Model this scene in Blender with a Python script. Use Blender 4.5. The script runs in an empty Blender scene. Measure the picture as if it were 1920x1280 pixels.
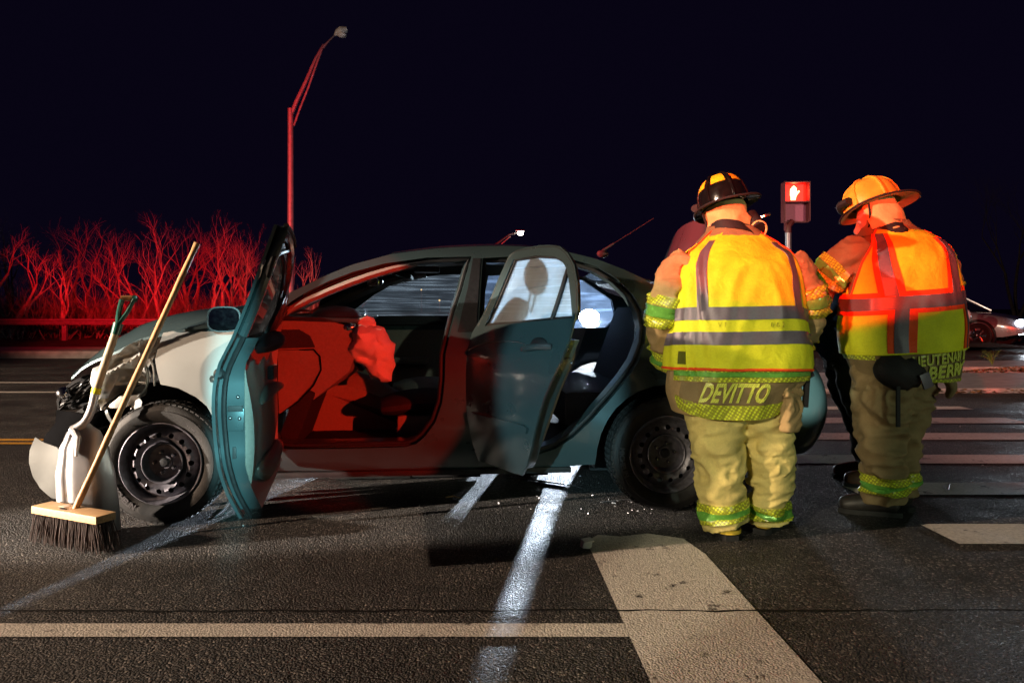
import bpy, bmesh, math, random
from mathutils import Vector, Matrix, noise
from mathutils.geometry import delaunay_2d_cdt
random.seed(7)
sc = bpy.context.scene
R = math.radians
F = 1413.0          # focal length of the photograph in its own pixels (1920 wide)
CH = 1.09           # camera height
HZ = 573.0          # horizon row

# ------------------------------------------------------------------ camera
cam = bpy.data.cameras.new('camera'); co = bpy.data.objects.new('camera', cam)
sc.collection.objects.link(co); sc.camera = co
co.location = (0, 0, CH); co.rotation_euler = (R(90), 0, 0)
cam.sensor_width = 36; cam.lens = F/1920*36
cam.shift_y = -(640-HZ)/1920
cam.clip_start = .05; cam.clip_end = 600
# ------------------------------------------------------------------ night sky
w = bpy.data.worlds.new('World'); sc.world = w; w.use_nodes = True
bg = w.node_tree.nodes['Background']
bg.inputs[0].default_value = (.24, .15, .66, 1); bg.inputs[1].default_value = .0095
sc.view_settings.view_transform = 'Standard'; sc.view_settings.look = 'None'
sc.view_settings.exposure = 0; sc.view_settings.gamma = 1
try: sc.view_settings.use_curve_mapping = False
except Exception: pass
sc.cycles.max_bounces = 6; sc.cycles.transparent_max_bounces = 12
sc.cycles.caustics_reflective = False; sc.cycles.caustics_refractive = False
sc.cycles.sample_clamp_indirect = 4.0

# ------------------------------------------------------------------ lamps of unseen emergency vehicles, plus added narrow spots (all out of frame)
def spot(name, loc, target, power, col, size=60, blend=.3, radius=.08):
    l = bpy.data.lights.new(name, 'SPOT'); l.energy = power; l.color = col
    l.spot_size = R(size); l.spot_blend = blend; l.shadow_soft_size = radius
    o = bpy.data.objects.new(name, l); sc.collection.objects.link(o)
    o.location = loc
    d = Vector(target)-Vector(loc); o.rotation_euler = d.to_track_quat('-Z', 'Y').to_euler()
    return o
spot('warm_spot', (-12.5, -.9, 4.6), (-.3, 3.8, .4), 10500, (1, .71, .50), 120, .3, .10)
spot('warm_spot', (-6.0, -6.0, 3.3), (1.12, 3.6, .70), 2900, (1, .86, .60), 13, .25, .07).scale = (.34, 1, 1)  # added narrow spot that brightens the nearest firefighter
spot('headlight', (-10.5, .6, 1.5), (-2.05, 3.75, .60), 16000, (1, .85, .70), 11.5, .4, .06)
spot('red_spot', (5.2, -3.2, 1.75), (-.98, 4.15, .70), 3900, (1, .030, .010), 8.8, .06, .03).scale = (.64, 1, 1)
spot('red_spot', (-3.4, -5.0, 3.0), (1.38, 3.7, 1.78), 10500, (1, .03, .008), 12.5, .06, .05).scale = (1, .68, 1)
spot('red_spot', (-9.0, 2.0, 3.2), (-9.6, 26, 5.2), 50000, (1, .008, .014), 36, .5, .2)
spot('red_spot', (7.0, -5.0, 3.2), (6.0, 10.0, .0), 5000, (1, .46, .38), 40, .5, .1)
spot('added_spot', (1.2, -4.4, 1.7), (-1.12, 2.95, .74), 5600, (.36, .95, 1), 11, .3, .05).scale = (.155, 1, 1)  # added teal slit of light for the open front door's edge
spot('red_spot', (-9.5, 1.2, 2.75), (1.14, 4.9, 1.46), 42000, (1, .012, .03), 3.6, .2, .05)  # added tight red spot for the raised trunk lid alone
spot('added_spot', (-3.0, -4.5, 1.8), (.12, 3.5, .66), 2600, (.50, .92, 1), 8.2, .25, .05).scale = (.42, 1, 1)  # added teal spot on the rear door, in place of missing reflections
spot('added_spot', (.45, -4.0, 1.5), (1.645, 4.2, .60), 11000, (.72, 1, .86), 2.1, .3, .05)  # added pinpoint spot to brighten the rear bumper corner
spot('added_spot', (5.6, -3.8, 2.3), (1.75, 3.8, .70), 420, (.80, 1, .72), 22, .5, .06)  # added weak fill over both firefighters

# ------------------------------------------------------------------ helpers
def at(px, py, Y):
    return Vector(((px-960)*Y/F, Y, CH+(HZ-py)*Y/F))
def tag(o, label=None, cat=None, group=None, kind=None):
    if label: o['label'] = label
    if cat: o['category'] = cat
    if group: o['group'] = group
    if kind: o['kind'] = kind
    return o
def empty(name, loc=(0, 0, 0), rz=0):
    o = bpy.data.objects.new(name, None); sc.collection.objects.link(o)
    o.location = loc; o.rotation_euler = (0, 0, rz); o.empty_display_size = .2
    return o
def link(name, me, m=None, parent=None):
    o = bpy.data.objects.new(name, me); sc.collection.objects.link(o)
    if m is not None:
        me.materials.clear()
        for q in (m if isinstance(m, (list, tuple)) else [m]): me.materials.append(q)
    if parent: o.parent = parent
    return o
def catmull(pts, n):
    """points (any tuple length) resampled to n samples through a Catmull-Rom curve"""
    P = [tuple(p) for p in pts]; out = []
    k = len(P)-1
    for i in range(n):
        t = i/(n-1)*k; j = min(int(t), k-1); f = t-j
        a = P[max(j-1, 0)]; b = P[j]; c = P[j+1]; d = P[min(j+2, k)]
        out.append(tuple(.5*((2*b[q])+(-a[q]+c[q])*f+(2*a[q]-5*b[q]+4*c[q]-d[q])*f*f+(-a[q]+3*b[q]-3*c[q]+d[q])*f**3) for q in range(len(b))))
    return out

class MB:
    def __init__(s): s.v = []; s.f = []; s.mi = []
    def add(s, vs, fs, mi=0):
        b = len(s.v); s.v += [tuple(p) for p in vs]
        s.f += [tuple(b+i for i in q) for q in fs]; s.mi += [mi]*len(fs); return s
    def box(s, c, d, M=None, mi=0, bev=0):
        x, y, z = d[0]/2, d[1]/2, d[2]/2
        if bev:
            b = bev; bm = bmesh.new(); bmesh.ops.create_cube(bm, size=1)
            for v in bm.verts: v.co = Vector((v.co.x*d[0], v.co.y*d[1], v.co.z*d[2]))
            bmesh.ops.bevel(bm, geom=bm.edges[:], offset=b, segments=2, affect='EDGES', profile=.7)
            vs = [v.co.copy() for v in bm.verts]; bm.verts.index_update()
            fs = [[v.index for v in f.verts] for f in bm.faces]; bm.free()
        else:
            vs = [Vector((i*x, j*y, k*z)) for i in (-1, 1) for j in (-1, 1) for k in (-1, 1)]
            fs = [(0, 1, 3, 2), (4, 6, 7, 5), (0, 4, 5, 1), (2, 3, 7, 6), (0, 2, 6, 4), (1, 5, 7, 3)]
        if M is not None: vs = [M @ v for v in vs]
        return s.add([v+Vector(c) for v in vs], fs, mi)
    def tube(s, path, rad, n=8, caps=True, mi=0, flat=1.0, disp=None, up=None, closed=False):
        P = [Vector(p[:3]) for p in path]
        rad = rad if isinstance(rad, (list, tuple)) else [rad]*len(P)
        m = len(P); vs = []; ref = None
        for i, p in enumerate(P):
            if closed: t = (P[(i+1) % m]-P[i-1]).normalized()
            else: t = (P[min(i+1, m-1)]-P[max(i-1, 0)]).normalized()
            if ref is None:
                ref = Vector(up) if up else (Vector((0, 0, 1)) if abs(t.z) < .9 else Vector((1, 0, 0)))
            ref = (ref-t*ref.dot(t))
            if ref.length < 1e-6: ref = t.orthogonal()
            ref.normalize(); b = t.cross(ref)
            for k in range(n):
                a = 2*math.pi*k/n
                d = ref*math.cos(a)*flat+b*math.sin(a)
                q = p+d*rad[i]
                if disp: q = q+d*disp(p+d*rad[i])
                vs.append(q)
        fs = []
        for i in range(m if closed else m-1):
            for k in range(n):
                j = (i+1) % m
                fs.append((i*n+k, i*n+(k+1) % n, j*n+(k+1) % n, j*n+k))
        if caps and not closed:
            fs.append(tuple(reversed(range(n)))); fs.append(tuple(range((m-1)*n, m*n)))
        return s.add(vs, fs, mi)
    def cyl(s, a, b, r, r2=None, n=16, mi=0): return s.tube([a, b], [r, r if r2 is None else r2], n, True, mi)
    def lathe(s, prof, n=32, M=None, mi=0, cap=False):
        """profile of (r, h) turned round local Z"""
        vs = []; m = len(prof)
        for r, h in prof:
            for k in range(n):
                a = 2*math.pi*k/n; vs.append(Vector((r*math.cos(a), r*math.sin(a), h)))
        fs = [(i*n+k, i*n+(k+1) % n, (i+1)*n+(k+1) % n, (i+1)*n+k) for i in range(m-1) for k in range(n)]
        if cap: fs.append(tuple(reversed(range(n)))); fs.append(tuple(range((m-1)*n, m*n)))
        if M is not None: vs = [M @ v for v in vs]
        return s.add(vs, fs, mi)
    def ball(s, c, r, n=12, m=8, M=None, mi=0, disp=None):
        r = r if isinstance(r, (list, tuple)) else (r, r, r); vs = []; fs = []
        for i in range(m+1):
            for k in range(n):
                t = math.pi*i/m; a = 2*math.pi*k/n
                d = Vector((math.sin(t)*math.cos(a), math.sin(t)*math.sin(a), math.cos(t)))
                q = Vector((d.x*r[0], d.y*r[1], d.z*r[2]))
                if disp: q += d*disp(q+Vector(c))
                if M is not None: q = M @ q
                vs.append(q+Vector(c))
        for i in range(m):
            for k in range(n): fs.append((i*n+k, (i+1)*n+k, (i+1)*n+(k+1) % n, i*n+(k+1) % n))
        return s.add(vs, fs, mi)
    def grid(s, fn, n, m, mi=0, thick=0):
        """fn(a, b) -> (point, normal); sheet with folded rim of the given thickness"""
        o = []; inn = []
        for i in range(n+1):
            for j in range(m+1):
                p, nn = fn(i/n, j/m); o.append(Vector(p)); inn.append(Vector(p)-Vector(nn)*thick)
        q = lambda i, j: i*(m+1)+j
        fs = [(q(i, j), q(i+1, j), q(i+1, j+1), q(i, j+1)) for i in range(n) for j in range(m)]
        if not thick: return s.add(o, fs, mi)
        b = len(o); vs = o+inn
        fs2 = list(fs)
        ring = [q(i, 0) for i in range(n+1)]+[q(n, j) for j in range(1, m+1)]+[q(i, m) for i in range(n-1, -1, -1)]+[q(0, j) for j in range(m-1, 0, -1)]
        for k in range(len(ring)):
            a, c = ring[k], ring[(k+1) % len(ring)]; fs2.append((c, a, a+b, c+b))
        fs2 += [tuple(reversed([x+b for x in f])) for f in fs]
        return s.add(vs, fs2, mi)
    def mesh(s, name, smooth=35, weld=False):
        me = bpy.data.meshes.new(name); me.from_pydata([tuple(p) for p in s.v], [], s.f)
        me.polygons.foreach_set('material_index', s.mi)
        me.update()
        bm = bmesh.new(); bm.from_mesh(me)
        if weld: bmesh.ops.remove_doubles(bm, verts=bm.verts[:], dist=1e-5)
        bmesh.ops.recalc_face_normals(bm, faces=bm.faces[:]); bm.to_mesh(me); bm.free()
        if smooth is not None:
            me.polygons.foreach_set('use_smooth', [True]*len(me.polygons))
            me.set_sharp_from_angle(angle=R(smooth))
        return me
    def build(s, name, m, parent=None, smooth=35, weld=False): return link(name, s.mesh(name, smooth, weld), m, parent)

def remeshed(mb, name, voxel, m, parent, smooth_it=3):
    me = mb.mesh(name, None); o = link(name, me, m)
    r = o.modifiers.new('r', 'REMESH'); r.mode = 'VOXEL'; r.voxel_size = voxel
    s_ = o.modifiers.new('s', 'SMOOTH'); s_.factor = .5; s_.iterations = smooth_it
    dg = bpy.context.evaluated_depsgraph_get(); dg.update()
    me2 = bpy.data.meshes.new_from_object(o.evaluated_get(dg))
    bpy.data.objects.remove(o); bpy.data.meshes.remove(me)
    me2.name = name
    me2.polygons.foreach_set('use_smooth', [True]*len(me2.polygons))
    return link(name, me2, m, parent)

# planar shapes -------------------------------------------------------------
def inside(p, poly):
    x, y = p; c = False; j = len(poly)-1
    for i in range(len(poly)):
        xi, yi = poly[i]; xj, yj = poly[j]
        if (yi > y) != (yj > y) and x < (xj-xi)*(y-yi)/(yj-yi)+xi: c = not c
        j = i
    return c
def resample(poly, step):
    out = []
    for i in range(len(poly)):
        a = poly[i]; b = poly[(i+1) % len(poly)]
        d = math.hypot(b[0]-a[0], b[1]-a[1]); k = max(1, int(math.ceil(d/step)))
        for q in range(k): out.append((a[0]+(b[0]-a[0])*q/k, a[1]+(b[1]-a[1])*q/k))
    return out
def tri(outline, holes=(), step=.06):
    loops = [resample(outline, step)]+[resample(h, step) for h in holes]
    V = []; E = []
    for lp in loops:
        b = len(V); V += lp; E += [(b+i, b+(i+1) % len(lp)) for i in range(len(lp))]
    nb = len(V)
    xs = [p[0] for p in outline]; ys = [p[1] for p in outline]
    bnd = list(V); y = min(ys)+step*.5; row = 0
    while y < max(ys):
        x = min(xs)+step*(.5 if row % 2 else .25)
        while x < max(xs):
            if inside((x, y), outline) and not any(inside((x, y), h) for h in holes):
                if all((x-q[0])**2+(y-q[1])**2 > (.5*step)**2 for q in bnd): V.append((x, y))
            x += step
        y += step; row += 1
    r = delaunay_2d_cdt([Vector(p) for p in V], E, [], 0, 1e-7)
    vs = [tuple(p) for p in r[0]]; fs = []
    for f in r[2]:
        cx = sum(vs[i][0] for i in f)/len(f); cy = sum(vs[i][1] for i in f)/len(f)
        if inside((cx, cy), outline) and not any(inside((cx, cy), h) for h in holes): fs.append(tuple(f))
    return vs, fs
def solid(mb, outline, holes, fo, fi, step=.06, mi=0):
    """closed plate: outer face fo(x, y) -> 3D, inner face fi(x, y) -> 3D, rim between"""
    vs, fs = tri(outline, holes, step); n = len(vs)
    V = [Vector(fo(*p)) for p in vs]+[Vector(fi(*p)) for p in vs]
    cnt = {}
    for f in fs:
        for i in range(len(f)):
            a, b = f[i], f[(i+1) % len(f)]; cnt.setdefault((min(a, b), max(a, b)), []).append((a, b))
    out = list(fs)+[tuple(reversed([i+n for i in f])) for f in fs]
    for k, e in cnt.items():
        if len(e) == 1: a, b = e[0]; out.append((b, a, a+n, b+n))
    return mb.add(V, out, mi)

# materials -----------------------------------------------------------------
def mat(name, col, rough=.6, metal=0, spec=.5, nscale=40, nstr=.15, bump=0, bscale=200, var=.0, coat=0, emit=None, estr=0, coords='Object', stretch=None):
    m = bpy.data.materials.new(name); m.use_nodes = True
    nt = m.node_tree; b = nt.nodes['Principled BSDF']
    b.inputs['Roughness'].default_value = rough; b.inputs['Metallic'].default_value = metal
    b.inputs['Specular IOR Level'].default_value = spec
    b.inputs['Coat Weight'].default_value = coat; b.inputs['Coat Roughness'].default_value = .08
    c = tuple(col)+(1,)
    b.inputs['Base Color'].default_value = c
    tc = nt.nodes.new('ShaderNodeTexCoord'); src = tc.outputs[coords]
    if stretch:
        mp = nt.nodes.new('ShaderNodeMapping'); mp.inputs['Scale'].default_value = stretch
        nt.links.new(src, mp.inputs[0]); src = mp.outputs[0]
    if nstr:
        n = nt.nodes.new('ShaderNodeTexNoise'); n.inputs['Scale'].default_value = nscale; n.inputs['Detail'].default_value = 5
        nt.links.new(src, n.inputs['Vector'])
        mr = nt.nodes.new('ShaderNodeMapRange'); mr.inputs[1].default_value = .3; mr.inputs[2].default_value = .7
        mr.inputs[3].default_value = 1-nstr; mr.inputs[4].default_value = 1+nstr
        nt.links.new(n.outputs[0], mr.inputs[0])
        vm = nt.nodes.new('ShaderNodeVectorMath'); vm.operation = 'SCALE'; vm.inputs[0].default_value = c[:3]
        nt.links.new(mr.outputs[0], vm.inputs['Scale']); nt.links.new(vm.outputs[0], b.inputs['Base Color'])
        rr = nt.nodes.new('ShaderNodeMapRange'); rr.inputs[3].default_value = max(.02, rough-min(.08, nstr*.6)); rr.inputs[4].default_value = min(1, rough+min(.08, nstr*.6))
        nt.links.new(n.outputs[0], rr.inputs[0]); nt.links.new(rr.outputs[0], b.inputs['Roughness'])
    if bump:
        n2 = nt.nodes.new('ShaderNodeTexNoise'); n2.inputs['Scale'].default_value = bscale; n2.inputs['Detail'].default_value = 4
        nt.links.new(src, n2.inputs['Vector'])
        bp = nt.nodes.new('ShaderNodeBump'); bp.inputs['Strength'].default_value = bump; bp.inputs['Distance'].default_value = .01
        nt.links.new(n2.outputs[0], bp.inputs['Height']); nt.links.new(bp.outputs[0], b.inputs['Normal'])
    if emit:
        b.inputs['Emission Color'].default_value = tuple(emit)+(1,); b.inputs['Emission Strength'].default_value = estr
    return m
def glass(name, dust=.1, tint=(.75, .8, .8), scale=(2, 2, 60), rough=.02, gloss=.10, dustcol=(.8, .85, .9)):
    """clear pane carrying a dusty, scratched film that scatters light"""
    m = bpy.data.materials.new(name); m.use_nodes = True; nt = m.node_tree
    for n in list(nt.nodes): nt.nodes.remove(n)
    N = nt.nodes.new; L = nt.links.new
    out = N('ShaderNodeOutputMaterial'); tr = N('ShaderNodeBsdfTransparent'); tr.inputs[0].default_value = tint+(1,)
    gl = N('ShaderNodeBsdfGlossy'); gl.inputs['Roughness'].default_value = rough
    fr = N('ShaderNodeFresnel'); fr.inputs[0].default_value = 1.5
    m1 = N('ShaderNodeMixShader'); L(fr.outputs[0], m1.inputs[0]); L(tr.outputs[0], m1.inputs[1]); L(gl.outputs[0], m1.inputs[2])
    tl = N('ShaderNodeBsdfTranslucent'); tl.inputs[0].default_value = dustcol+(1,)
    df = N('ShaderNodeBsdfDiffuse'); df.inputs[0].default_value = dustcol+(1,)
    m2 = N('ShaderNodeMixShader'); m2.inputs[0].default_value = .05; L(tl.outputs[0], m2.inputs[1]); L(df.outputs[0], m2.inputs[2])
    tc = N('ShaderNodeTexCoord'); mp = N('ShaderNodeMapping'); mp.inputs['Scale'].default_value = scale
    mp.inputs['Rotation'].default_value = (0, R(4), 0)
    L(tc.outputs['Object'], mp.inputs[0])
    n1 = N('ShaderNodeTexNoise'); n1.inputs['Scale'].default_value = 1.6; n1.inputs['Detail'].default_value = 6; L(mp.outputs[0], n1.inputs['Vector'])
    n2 = N('ShaderNodeTexNoise'); n2.inputs['Scale'].default_value = 5; n2.inputs['Detail'].default_value = 8; L(tc.outputs['Object'], n2.inputs['Vector'])
    r1 = N('ShaderNodeMapRange'); r1.inputs[1].default_value = .52; r1.inputs[2].default_value = .70; r1.inputs[3].default_value = dust*.75; r1.inputs[4].default_value = min(.95, dust*1.9+.05); L(n1.outputs[0], r1.inputs[0])
    r2 = N('ShaderNodeMapRange'); r2.inputs[1].default_value = .3; r2.inputs[2].default_value = .75; r2.inputs[3].default_value = .5; r2.inputs[4].default_value = 1.4; L(n2.outputs[0], r2.inputs[0])
    mu = N('ShaderNodeMath'); mu.operation = 'MULTIPLY'; L(r1.outputs[0], mu.inputs[0]); L(r2.outputs[0], mu.inputs[1])
    m3 = N('ShaderNodeMixShader'); L(mu.outputs[0], m3.inputs[0]); L(m1.outputs[0], m3.inputs[1]); L(m2.outputs[0], m3.inputs[2])
    L(m3.outputs[0], out.inputs[0]); return m
def emat(name, col, s):
    m = bpy.data.materials.new(name); m.use_nodes = True; nt = m.node_tree
    for n in list(nt.nodes): nt.nodes.remove(n)
    o = nt.nodes.new('ShaderNodeOutputMaterial'); e = nt.nodes.new('ShaderNodeEmission')
    e.inputs[0].default_value = tuple(col)+(1,); e.inputs[1].default_value = s; nt.links.new(e.outputs[0], o.inputs[0]); return m

M = {}
M['paint'] = mat('car_paint', (.070, .108, .115), .28, .45, .5, 6, .04, .008, 900, coat=1)
M['paint_lit'] = mat('car_paint_lit', (.50, .51, .49), .36, .3, .5, 6, .04, .008, 900, coat=.8)  # lighter copy of the car paint; warm light is put into its colour
M['paint_in'] = mat('bare_primer_metal', (.42, .44, .44), .4, .6, .5, 30, .2, .15, 120)
M['black_plastic'] = mat('black_plastic', (.018, .018, .02), .42, 0, .5, 60, .2, .12, 300)
M['matt_black'] = mat('matt_black_plastic', (.005, .005, .006), .85, 0, .04, 60, .2, .12, 300)  # darker, matt version of the black plastic
M['rubber'] = mat('rubber', (.016, .016, .017), .55, 0, .4, 50, .25, .1, 300)
M['tyre'] = mat('tyre_rubber', (.019, .018, .018), .62, 0, .45, 30, .35, .15, 180)
M['tyre_text'] = mat('tyre_lettering', (.085, .08, .085), .5, 0, .5, 60, .2)
M['steel'] = mat('steel_wheel', (.19, .18, .21), .42, .5, .5, 40, .3, .08, 250)
M['chrome'] = mat('worn_chrome', (.6, .6, .62), .18, 1, .5, 60, .15)
M['beige'] = mat('beige_trim', (.24, .21, .18), .6, 0, .3, 80, .10, .08, 600)
M['dark_cloth'] = mat('dark_seat_cloth', (.035, .035, .042), .85, 0, .2, 150, .25, .2, 500)
M['grey_cloth'] = mat('grey_seat_cloth', (.30, .28, .25), .85, 0, .2, 150, .2, .2, 500)
M['carpet'] = mat('carpet', (.03, .03, .034), .95, 0, .1, 220, .3, .4, 500)
M['airbag'] = mat('airbag_nylon', (.66, .60, .56), .7, 0, .2, 120, .06, .12, 500)
M['glass'] = glass('window_glass', .05)
M['glass_dirty'] = glass('dusty_window_glass', .70, scale=(1.2, 1.2, 90), dustcol=(.86, .92, 1))
M['glass_far'] = glass('smeared_window_glass', .022, scale=(1.5, 1.5, 70))
M['glass_veil'] = glass('glare_veil_glass', .09, scale=(1.5, 1.5, 20), dustcol=(.55, .70, 1))  # blue film colour stands in for the glare round the headlight
M['glass_dim'] = glass('grimy_blocking_glass', .06, tint=(.05, .05, .055))  # tint taken nearly to black to hold the scene light off the dash
M['mirror'] = mat('mirror_glass', (.75, .7, .75), .06, 1, .5, 60, .05)
M['red_lens'] = mat('red_lens', (.55, .01, .02), .12, 0, .6, 40, .1, coat=1)
M['clear_lens'] = mat('clear_lens', (.72, .74, .76), .15, 0, .6, 40, .1, coat=1)
M['galv'] = mat('galvanised_steel', (.42, .42, .44), .45, .7, .5, 12, .2, .1, 60)
# ================================================================== setting
def asphalt(name, paint=None):
    m = bpy.data.materials.new(name); m.use_nodes = True; nt = m.node_tree; N = nt.nodes.new; L = nt.links.new
    b = nt.nodes['Principled BSDF']; tc = N('ShaderNodeTexCoord'); src = tc.outputs['Object']
    vo = N('ShaderNodeTexVoronoi'); vo.inputs['Scale'].default_value = 115; L(src, vo.inputs['Vector'])
    sx = N('ShaderNodeSeparateColor'); L(vo.outputs['Color'], sx.inputs[0])
    g = N('ShaderNodeValToRGB'); e = g.color_ramp.elements
    e[0].position = 0; e[0].color = (.012, .011, .0105, 1); e[1].position = 1; e[1].color = (.22, .20, .18, 1)
    for p, c in ((.5, (.022, .020, .019)), (.8, (.045, .041, .038)), (.93, (.12, .108, .098))):
        q = e.new(p); q.color = c+(1,)
    L(sx.outputs[0], g.inputs[0])
    big = N('ShaderNodeTexNoise'); big.inputs['Scale'].default_value = 1.5; big.inputs['Detail'].default_value = 6; big.inputs['Roughness'].default_value = .62; L(src, big.inputs['Vector'])
    st = N('ShaderNodeMapRange'); st.inputs[1].default_value = .36; st.inputs[2].default_value = .58; st.inputs[3].default_value = .38; st.inputs[4].default_value = 1.2; L(big.outputs[0], st.inputs[0])
    mul = N('ShaderNodeVectorMath'); mul.operation = 'SCALE'; L(g.outputs[0], mul.inputs[0]); L(st.outputs[0], mul.inputs['Scale'])
    so = N('ShaderNodeTexNoise'); so.inputs['Scale'].default_value = 4.2; so.inputs['Detail'].default_value = 7; so.inputs['Distortion'].default_value = .4; L(src, so.inputs['Vector'])
    sm_ = N('ShaderNodeMapRange'); sm_.inputs[1].default_value = .56; sm_.inputs[2].default_value = .68; sm_.inputs[3].default_value = 1; sm_.inputs[4].default_value = .42; L(so.outputs[0], sm_.inputs[0])
    mu2 = N('ShaderNodeVectorMath'); mu2.operation = 'SCALE'; L(mul.outputs[0], mu2.inputs[0]); L(sm_.outputs[0], mu2.inputs['Scale'])
    col = mu2.outputs[0]
    n1 = N('ShaderNodeTexNoise'); n1.inputs['Scale'].default_value = 150; n1.inputs['Detail'].default_value = 3; L(src, n1.inputs['Vector'])
    if paint:
        wn = N('ShaderNodeTexNoise'); wn.inputs['Scale'].default_value = 9; wn.inputs['Detail'].default_value = 12; wn.inputs['Roughness'].default_value = .75; L(src, wn.inputs['Vector'])
        wr = N('ShaderNodeMapRange'); wr.inputs[1].default_value = .36; wr.inputs[2].default_value = .43; L(wn.outputs[0], wr.inputs[0])
        tn = N('ShaderNodeTexNoise'); tn.inputs['Scale'].default_value = 55; tn.inputs['Detail'].default_value = 6; L(src, tn.inputs['Vector'])
        tr = N('ShaderNodeMapRange'); tr.inputs[1].default_value = .3; tr.inputs[2].default_value = .7; tr.inputs[3].default_value = .72; tr.inputs[4].default_value = 1.08; L(tn.outputs[0], tr.inputs[0])
        pv = N('ShaderNodeVectorMath'); pv.operation = 'SCALE'; pv.inputs[0].default_value = paint; L(tr.outputs[0], pv.inputs['Scale'])
        mx = N('ShaderNodeMix'); mx.data_type = 'RGBA'; L(wr.outputs[0], mx.inputs[0]); L(col, mx.inputs[6]); L(pv.outputs[0], mx.inputs[7]); col = mx.outputs[2]
    L(col, b.inputs['Base Color'])
    sp2 = N('ShaderNodeMapRange'); sp2.inputs[1].default_value = .90; sp2.inputs[2].default_value = .95; sp2.inputs[3].default_value = 0; sp2.inputs[4].default_value = .20; L(sx.outputs[1], sp2.inputs[0])
    rr = N('ShaderNodeMapRange'); rr.inputs[1].default_value = .38; rr.inputs[2].default_value = .6; rr.inputs[3].default_value = .52; rr.inputs[4].default_value = .74; L(big.outputs[0], rr.inputs[0]); sb_ = N('ShaderNodeMath'); sb_.operation = 'SUBTRACT'; L(rr.outputs[0], sb_.inputs[0]); L(sp2.outputs[0], sb_.inputs[1]); L(sb_.outputs[0], b.inputs['Roughness'])
    b.inputs['Specular IOR Level'].default_value = .5
    bp = N('ShaderNodeBump'); bp.inputs['Strength'].default_value = .28 if paint else .9; bp.inputs['Distance'].default_value = .020
    ad = N('ShaderNodeMath'); ad.operation = 'SUBTRACT'; vd = N('ShaderNodeMath'); vd.operation = 'MULTIPLY'; vd.inputs[1].default_value = .9; L(vo.outputs['Distance'], vd.inputs[0]); L(n1.outputs[0], ad.inputs[0]); L(vd.outputs[0], ad.inputs[1])
    L(ad.outputs[0], bp.inputs['Height']); L(bp.outputs[0], b.inputs['Normal'])
    return m
M['asphalt'] = asphalt('asphalt'); M['white_line'] = asphalt('white_road_paint', (.62, .58, .52)); M['yellow_line'] = asphalt('yellow_road_paint', (.62, .30, .03))
M['concrete'] = mat('concrete', (.30, .28, .26), .8, 0, .3, 6, .25, .3, 90)
M['soil'] = mat('soil', (.06, .048, .036), .95, 0, .1, 3, .5, .8, 30)
M['tar'] = mat('crack_tar', (.012, .011, .010), .8, 0, .2, 30, .3)  # tar sealing along the crack
M['bark'] = mat('pale_bark', (.26, .22, .19), .85, 0, .2, 9, .35, .4, 60)
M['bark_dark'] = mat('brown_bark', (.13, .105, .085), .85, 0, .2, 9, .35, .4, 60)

def sheet(name, pts, z, m, kind='structure'):
    b = MB(); b.add([(x, y, z) for x, y in pts], [tuple(range(len(pts)))])
    return tag(b.build(name, m, None, None), kind=kind)
sheet('road', [(-150, -40), (150, -40), (150, 300), (-150, 300)], 0, M['asphalt'])
dx = lambda c, Y: c-.0425*Y
def marking(pts): return sheet('road_marking', pts, .004, M['white_line'])
# crosswalk bars
for Y, h, r0, r1 in ((8.02, .12, 2.0, 5.18), (7.15, .17, 2.0, 5.10), (6.28, .16, 2.0, 7), (5.35, .15, 2.1, 7), (4.49, .15, 2.19, 7), (3.60, .157, 2.19, 7)):
    marking([(dx(r0, Y-h), Y-h), (dx(r1, Y-h), Y-h), (dx(r1, Y+h), Y+h), (dx(r0, Y+h), Y+h)])
# broad bar and the thin stop line that meets it, ragged far end
pts = [(dx(.493, 1.2), 1.2), (dx(.987, 1.2), 1.2)]+[(dx(.987, y), y) for y in (2.4, 3.3)]+[(dx(.95, 3.52), 3.52), (dx(.8, 3.60), 3.60), (dx(.66, 3.55), 3.55), (dx(.56, 3.58), 3.58), (dx(.493, 3.48), 3.48)]
marking(pts)
marking([(-6, 2.476), (dx(.492, 2.476), 2.476), (dx(.492, 2.58), 2.58), (-6, 2.58)])
for y0, y1 in ((5.92, 6.0), (6.07, 6.16)): sheet('centre_line', [(-60, y0), (-1.2, y0), (-1.2, y1), (-60, y1)], .004, M['yellow_line'])
for y0, y1 in ((9.42, 9.55), (10.6, 10.75)): marking([(-60, y0), (-3, y0), (-3, y1), (-60, y1)])
# long crack along the seam of the lane
cr = MB(); vs = []; K = 260
for i in range(K+1):
    x = -4.5+9*i/K; y = 2.69+.018*noise.noise((x*2.1, 0, 3))+.012*noise.noise((x*9, 1, 3)); h = .0045+.006*abs(noise.noise((x*6, 5, 1)))
    vs += [(x, y-h, .0042), (x, y+h, .0042)]
cr.add(vs, [(2*i, 2*i+2, 2*i+3, 2*i+1) for i in range(K)])
tag(cr.build('road_crack', M['tar'], None, None), kind='structure')

# verge and kerb on the far left, traffic island on the right
def slab(name, pts, z0, z1, m, kind='structure', bev=0):
    b = MB(); n = len(pts)
    b.add([(x, y, z0) for x, y in pts]+[(x, y, z1) for x, y in pts], [tuple(range(n, 2*n))]+[(i, (i+1) % n, (i+1) % n+n, i+n) for i in range(n)])
    return tag(b.build(name, m, None, None), kind=kind)
slab('kerb', [(-80, 15.6), (6, 15.6), (6, 15.8), (-80, 15.8)], -.02, .15, M['concrete'])
slab('pavement', [(-80, 15.8), (6, 15.8), (6, 17.3), (-80, 17.3)], -.02, .146, M['concrete'])
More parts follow.
